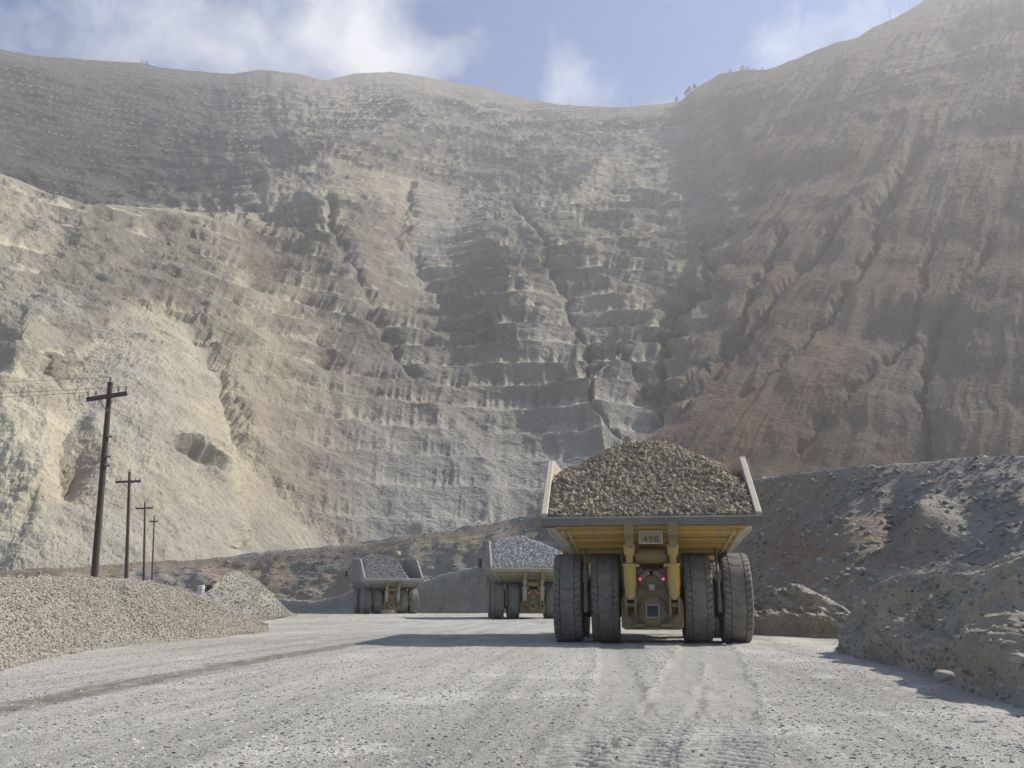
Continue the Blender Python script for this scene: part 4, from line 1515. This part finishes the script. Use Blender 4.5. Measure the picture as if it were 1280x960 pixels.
# loads of rock
def load_heap(truck_o, peak, px_, py_, slope, base_l, label, stones, seed, cut_right=None):
    """rock heap lying in the body; a mesh mound of the body's plan, covered with stones"""
    X = np.linspace(-3.93, 3.93, 64)
    Y = np.linspace(-2.84, 7.8, 84)
    x, y = np.meshgrid(X, Y)
    dx, dy = (x - px_), (y - py_) * np.where(y < py_, .96, .9)
    dist = np.sqrt(dx * dx + dy * dy + 3.0) - 1.73
    z = peak - slope * dist + .22 * fbm(x / 1.6, y / 1.6, seed, 4)
    if cut_right is not None:
        z = z - 1.1 * np.clip(x - cut_right, 0, 4)
    fl = np.interp(y, [-2.9, -.2, 8.0], [4.60, 3.75, 3.6])
    wallx = 3.93
    top = np.interp(y, [-2.9, .9, 8.0], [4.78, 7.4, 7.8])
    z = np.minimum(z, top - .06 + np.clip(wallx - np.abs(x), 0, 4) * .8)
    z = np.minimum(z, 4.80 + (y + 2.84) * .78)
    z = np.maximum(z, fl)
    hw = np.interp(y, [-2.9, -.2, 8.0], [3.9, 3.9, 3.82])
    x = x * hw / 3.93
    o = grid_mesh('rock_load', np.stack([x, y, z], -1), np.broadcast_to(np.array([.25, .225, .175]), (*x.shape, 3)), M_HEAP)
    me = o.data
    ng = stone_nodes('rock_load_nodes', stones, .05, .30, 190, seed, None, .85, True, 4.2)
    md = o.modifiers.new('stones', 'NODES')
    md.node_group = ng
    o.location = truck_o.location
    o.rotation_euler = truck_o.rotation_euler
    tag(o, label, 'rock load', 'rock loads heaped in the trucks', 'stuff')
    return o


M_ORE_A = stone_material('brown_ore', (.15, .125, .088), (.43, .375, .275), (.36, .28, .17))
M_ORE_C = stone_material('dark_ore', (.07, .07, .07), (.36, .36, .355), (.22, .21, .19))
M_ORE_B = stone_material('grey_ore', (.17, .17, .17), (.50, .50, .49), (.40, .385, .35))
load_heap(truck, 8.45, .05, 3.1, .56, 0, 'brown broken ore heaped high in the nearest truck', M_ORE_A, 21)
load_heap(truck2, 7.9, -1.3, 2.0, .47, 0, 'grey broken ore heaped in the truck behind the nearest one', M_ORE_B, 22)
load_heap(truck3, 8.2, -1.7, 2.2, .50, 0, 'grey broken ore lying in the left half of the farthest truck body', M_ORE_C, 23, 1.0)

# ------------------------------------------------------------------ utility poles and wires
M_WOOD = paint('weathered_pole_wood', (.060, .048, .040), .2, (.10, .085, .07), .85, 0, 2.0, .4)
M_INS = paint('insulator_glaze', (.16, .15, .14), .3, (.25, .24, .22), .4)
M_WIRE = paint('wire_metal', (.09, .09, .09), .2, (.15, .15, .14), .6)
poles = []
PLAB = ('nearest and tallest wooden utility pole with a tilted crossarm behind the left berm',
        'second wooden utility pole from the left with a level crossarm',
        'third wooden utility pole from the left in front of the scree fan',
        'farthest thin wooden utility pole in front of the scree fan')
for k, (bx, tx, ty, r, cxl, cxr, cy, rb, rt) in enumerate((
        (116, 138, 478, 50, (112, 501), (163, 493), 497, .185, .125),
        (158.5, 162, 590, 96, (147, 603), (179, 602), 602.5, .20, .12),
        (180.5, 181.3, 628, 136, (170, 636), (192, 635), 635.5, .19, .11),
        (189.5, 193, 645, 166, (189, 652), (200, 652), 652, .17, .1))):
    base = on_ground(bx, r, -.3)
    top = at(tx, ty, r)
    root = empty('utility_pole', base)
    d = top - base
    L = d.length
    g = MB()
    g.tube([Vector((0, 0, 0)), d * .33, d * .66, d], [rb, rb * .88 + .0, (rb + rt * 1.4) / 2.4, rt], 14)
    g.build('pole_shaft', M_WOOD, root, True)
    # crossarm
    a, b_ = at(*cxl, r) - base, at(*cxr, r) - base
    f = (a.z + b_.z) / 2 / d.z
    cpt = d * f
    half = (b_ - a) / 2
    g = MB()
    rot = half.normalized().to_track_quat('X', 'Z')
    g.box(cpt + Vector((0, -.26, 0)), (half.length * 2, .17, .22), rot, bev=.02)
    arm = g.build('crossarm', M_WOOD, root)
    for u in (-.92, -.55, .55, .92):
        g = MB()
        p = cpt + half * u + Vector((0, -.26, .11))
        g.tube([p, p + Vector((0, 0, .10)), p + Vector((0, 0, .11)), p + Vector((0, 0, .26))], [.03, .03, .075, .05], 8)
        g.build('insulator', M_INS, arm)
    for u in (-.38, .38):
        g = MB()
        p = cpt + half * u + Vector((0, -.26, -.1))
        g.tube([p, cpt * (1 - .75 / cpt.length) + Vector((0, -.16, 0))], .022, 5)
        g.build('crossarm_brace', M_INS, arm)
    g = MB()
    p = d * .998
    g.tube([p, p + Vector((0, 0, .12)), p + Vector((0, 0, .13)), p + Vector((0, 0, .3))], [.03, .03, .08, .05], 8)
    g.build('insulator', M_INS, root)
    if k == 0:
        for s in (.78, .70, .665):
            g = MB()
            p = d * s
            g.box(p + Vector((.22, -.06, 0)), (.30, .14, .10), bev=.02)
            g.build('bracket', M_INS, root)
    tag(root, PLAB[k], 'utility pole', 'utility poles behind the gravel berm')
    poles.append((base + cpt, half, base + d))
prev = None
for u in (-.92, .92, 0):
    for k in (-1,):
        q = poles[k + 1]
        B2 = (q[2] + Vector((0, 0, .28))) if u == 0 else q[0] + q[1] * u + Vector((0, -.26, .36))
        if k == -1:
            A2 = B2 + (Vector((-46, 4, 1.6)) if u else Vector((-46, 4, 2.0)))
        else:
            p = poles[k]
            A2 = (p[2] + Vector((0, 0, .28))) if u == 0 else p[0] + p[1] * u + Vector((0, -.26, .36))
        g = MB()
        n_ = 14
        pts = [A2.lerp(B2, i / n_) - Vector((0, 0, 4 * .9 * (i / n_) * (1 - i / n_))) for i in range(n_ + 1)]
        g.tube(pts, .009, 5)
        side = {-.92: 'left insulator row', .92: 'right insulator row', 0: 'pole tops'}[u]
        span = ('running out of frame left from the nearest pole', 'between the nearest and second pole', 'between the second and third pole', 'between the third and farthest pole')[k + 1]
        tag(g.build('power_line', M_WIRE), 'thin wire on the %s %s' % (side, span), 'power line', 'power lines strung on the poles')


# far masts on the skyline
M_MAST = paint('mast_wood', (.09, .085, .08), .2, (.14, .13, .12))


def ridge_point(px):
    """3-D point of the pit wall's skyline at photo column px"""
    line = WALL_P[-4]
    dx = line[:, 0] / (line[:, 1] * math.cos(PITCH) + (line[:, 2] - CAMH) * math.sin(PITCH)) * FPX + 640
    i = int(np.argmin(np.abs(dx - px)))
    return Vector(line[i])


for (px, hpx, lab) in ((370, 8, 'tiny mast on the ridge left of the central summit'), (712, 10, 'tiny pole on the ridge above the middle of the pit wall'),
                       (789, 12, 'tiny pole at the lowest saddle of the skyline'), (812, 8, 'tiny pole just right of the skyline saddle'),
                       (1113, 14, 'tiny pole on the high right shoulder, lower one'), (1138, 14, 'tiny pole on the high right shoulder, upper one')):
    p = ridge_point(px)
    h = hpx * math.hypot(p.x, p.y) / FPX * 1.1
    g = MB()
    root = empty('ridge_mast', p - Vector((0, 0, 4)))
    g.tube([(0, 0, 0), (0, 0, h + 4)], [.55, .35], 6)
    g.build('mast_shaft', M_MAST, root)
    g = MB()
    g.box((0, -.5, h + 2.6), (3.0, .3, .3))
    g.build('crossarm', M_MAST, root)
    tag(root, lab, 'pole', 'poles on the skyline')

# ridge trees
M_LEAF = paint('scrub_leaf', (.06, .07, .05), .2, (.10, .10, .08), .9)
tree_spots = ((846, 15), (857, 17), (862, 20), (867, 15), (871, 9), (913, 10), (927, 11), (929, 13), (935, 8), (943, 7), (953, 7), (183, 8), (178, 6))
for k, (px, hpx) in enumerate(tree_spots):
    p = ridge_point(px)
    sc_ = math.hypot(p.x, p.y) / FPX
    h = hpx * sc_ * .58
    root = empty('ridge_tree', p - Vector((0, 0, 2)))
    g = MB()
    g.tube([(0, 0, 0), (.2, 0, h * .5 + 1), (0, .2, h * .9 + 1)], [h * .05, h * .04, h * .015], 6)
    for j in range(5):
        a = random.uniform(0, 6.28)
        z0 = h * random.uniform(.3, .7)
        g.tube([(0, 0, z0 + 1), (math.cos(a) * h * .22, math.sin(a) * h * .22, z0 + h * .2 + 1)], [h * .02, h * .008], 5)
    g.build('trunk', M_MAST, root)
    g = MB()
    for j in range(150):
        u = random.random() ** .8
        wdt = h * .36 * math.sin(min(1, (1.05 - u) * 1.3) * 1.5) * random.uniform(.35, 1.0)
        a = random.uniform(0, 6.28)
        c = Vector((math.cos(a) * wdt, math.sin(a) * wdt, 1 + h * (.18 + .82 * u)))
        q = Quaternion((random.gauss(0, 1), random.gauss(0, 1), random.gauss(0, 1), random.gauss(0, 1))).normalized()
        s = h * random.uniform(.035, .085)
        vs = [c + q @ Vector(v) * s for v in ((-1, -.5, 0), (1, -.5, .1), (.7, .6, -.1), (-.6, .7, .1))]
        g.add(vs, [(0, 1, 2, 3)])
    g.build('crown', M_LEAF, root)
    ords = ('leftmost', 'second', 'third', 'fourth', 'fifth', 'rightmost')
    if px > 900:
        tag(root, '%s of the six scrub trees from the left on the crest of the right shoulder' % ords[k - 5], 'tree', 'trees on the crest of the right shoulder')
    elif px > 400:
        tag(root, '%s of the five scrub trees from the left at the foot of the right shoulder' % (ords[k] if k < 4 else 'rightmost'), 'tree', 'trees at the foot of the right shoulder')
    else:
        tag(root, ('taller' if hpx == 8 else 'shorter') + ' of two dark scrub trees on the rim of the far left plateau', 'tree', 'trees on the far left rim')

# ------------------------------------------------------------------ boulders, site clutter
M_BOULDER = paint('pale_boulder', (.27, .25, .205), .3, (.32, .295, .245), .9, 0, 1.5, .6)


def boulder(px, py, r, size, lab, seed, flat=.75):
    bm = bmesh.new()
    bmesh.ops.create_icosphere(bm, subdivisions=3, radius=.5)
    rnd = random.Random(seed)
    cuts = [Vector((rnd.gauss(0, 1), rnd.gauss(0, 1), rnd.gauss(0, 1))).normalized() for _ in range(9)]
    for v in bm.verts:
        for c in cuts:
            dd = v.co.dot(c) - .36
            if dd > 0:
                v.co -= c * dd * .92
        v.co = Vector((v.co.x * 1.25, v.co.y, v.co.z * flat)) * size
    me = bpy.data.meshes.new('boulder')
    bm.to_mesh(me)
    bm.free()
    me.materials.append(M_BOULDER)
    o = bpy.data.objects.new('boulder', me)
    COL.objects.link(o)
    o.location = at(px, py, r)
    o.rotation_euler = (0, 0, seed)
    tag(o, lab, 'boulder')


boulder(1180, 845, 18.0, .30, 'pale rounded boulder at the foot of the big dark mound', 3)
boulder(1272, 822, 15.2, .22, 'tan boulder in the dark mound at the right edge of the photo', 5)
boulder(496, 692, 181, 1.7, 'pale boulder on the embankment above the farthest truck', 8)
boulder(905, 806, 34, .16, 'small stone on the road behind the right wheels of the nearest truck', 9)

M_WHITE = paint('white_drum_paint', (.72, .70, .66), .25, (.5, .47, .42))
p = at(251, 742, 70)
base = Vector((p.x, p.y, p.z - .5))
root = empty('white_drum', base + Vector((0, 0, .3)))
root.scale = (.55, .55, .5)
g = MB()
g.lathe([(0, .42), (.03, .45), (.5, .45), (.53, .47), (.56, .45), (1.0, .45), (1.03, .47), (1.06, .45), (1.5, .45), (1.55, .40)], 24, 'z')
g.build('drum_shell', M_WHITE, root, True)
g = MB()
g.lathe([(1.55, .30), (1.68, .28), (1.70, .12)], 16, 'z')
g.build('drum_lid', M_DARK, root, True)
tag(root, 'white drum standing in the dark hollow behind the left berm', 'drum')
p = at(262, 742, 70.5)
root = empty('pump_unit', Vector((p.x, p.y, p.z - .4)), (0, 0, .3))
g = MB()
g.box((0, 0, .12), (1.9, .9, .12), bev=.02)
g.build('skid', M_DARK, root)
g = MB()
g.box((-.35, 0, .62), (1.0, .7, .85), bev=.06)
g.build('engine_cover', M_DARK, root)
g = MB()
g.lathe([(-.1, .12), (0, .34), (.25, .36), (.4, .2)], 18, 'x', (.45, 0, .55))
g.tube([(.6, 0, .55), (.8, 0, .55), (.9, 0, .9)], .09, 10)
g.build('pump_head', M_ROD, root, True)
tag(root, 'dark pump unit on a skid beside the white drum', 'pump')

# ------------------------------------------------------------------ haze: dusty air round the whole scene
hz = MB()
HZ_TOP = float(WALL_P[..., 2].max()) + 12

hz.box((0, 0, (HZ_TOP - 6) / 2), (5200, 5200, HZ_TOP + 6))
hm = bpy.data.materials.new('dusty_air')
hm.use_nodes = True
t = NT(hm.node_tree)
pv = t.n('ShaderNodeVolumePrincipled')
pv.inputs['Color'].default_value = (.94, .93, .92, 1)
pv.inputs['Density'].default_value = HAZE_DENSITY
pv.inputs['Anisotropy'].default_value = 0.4
oo = t.n('ShaderNodeOutputMaterial')
t.l(pv.outputs[0], oo.inputs['Volume'])
ho = hz.build('haze', hm)
tag(ho, 'pale dusty haze hanging in the mine pit', 'haze', kind='stuff')
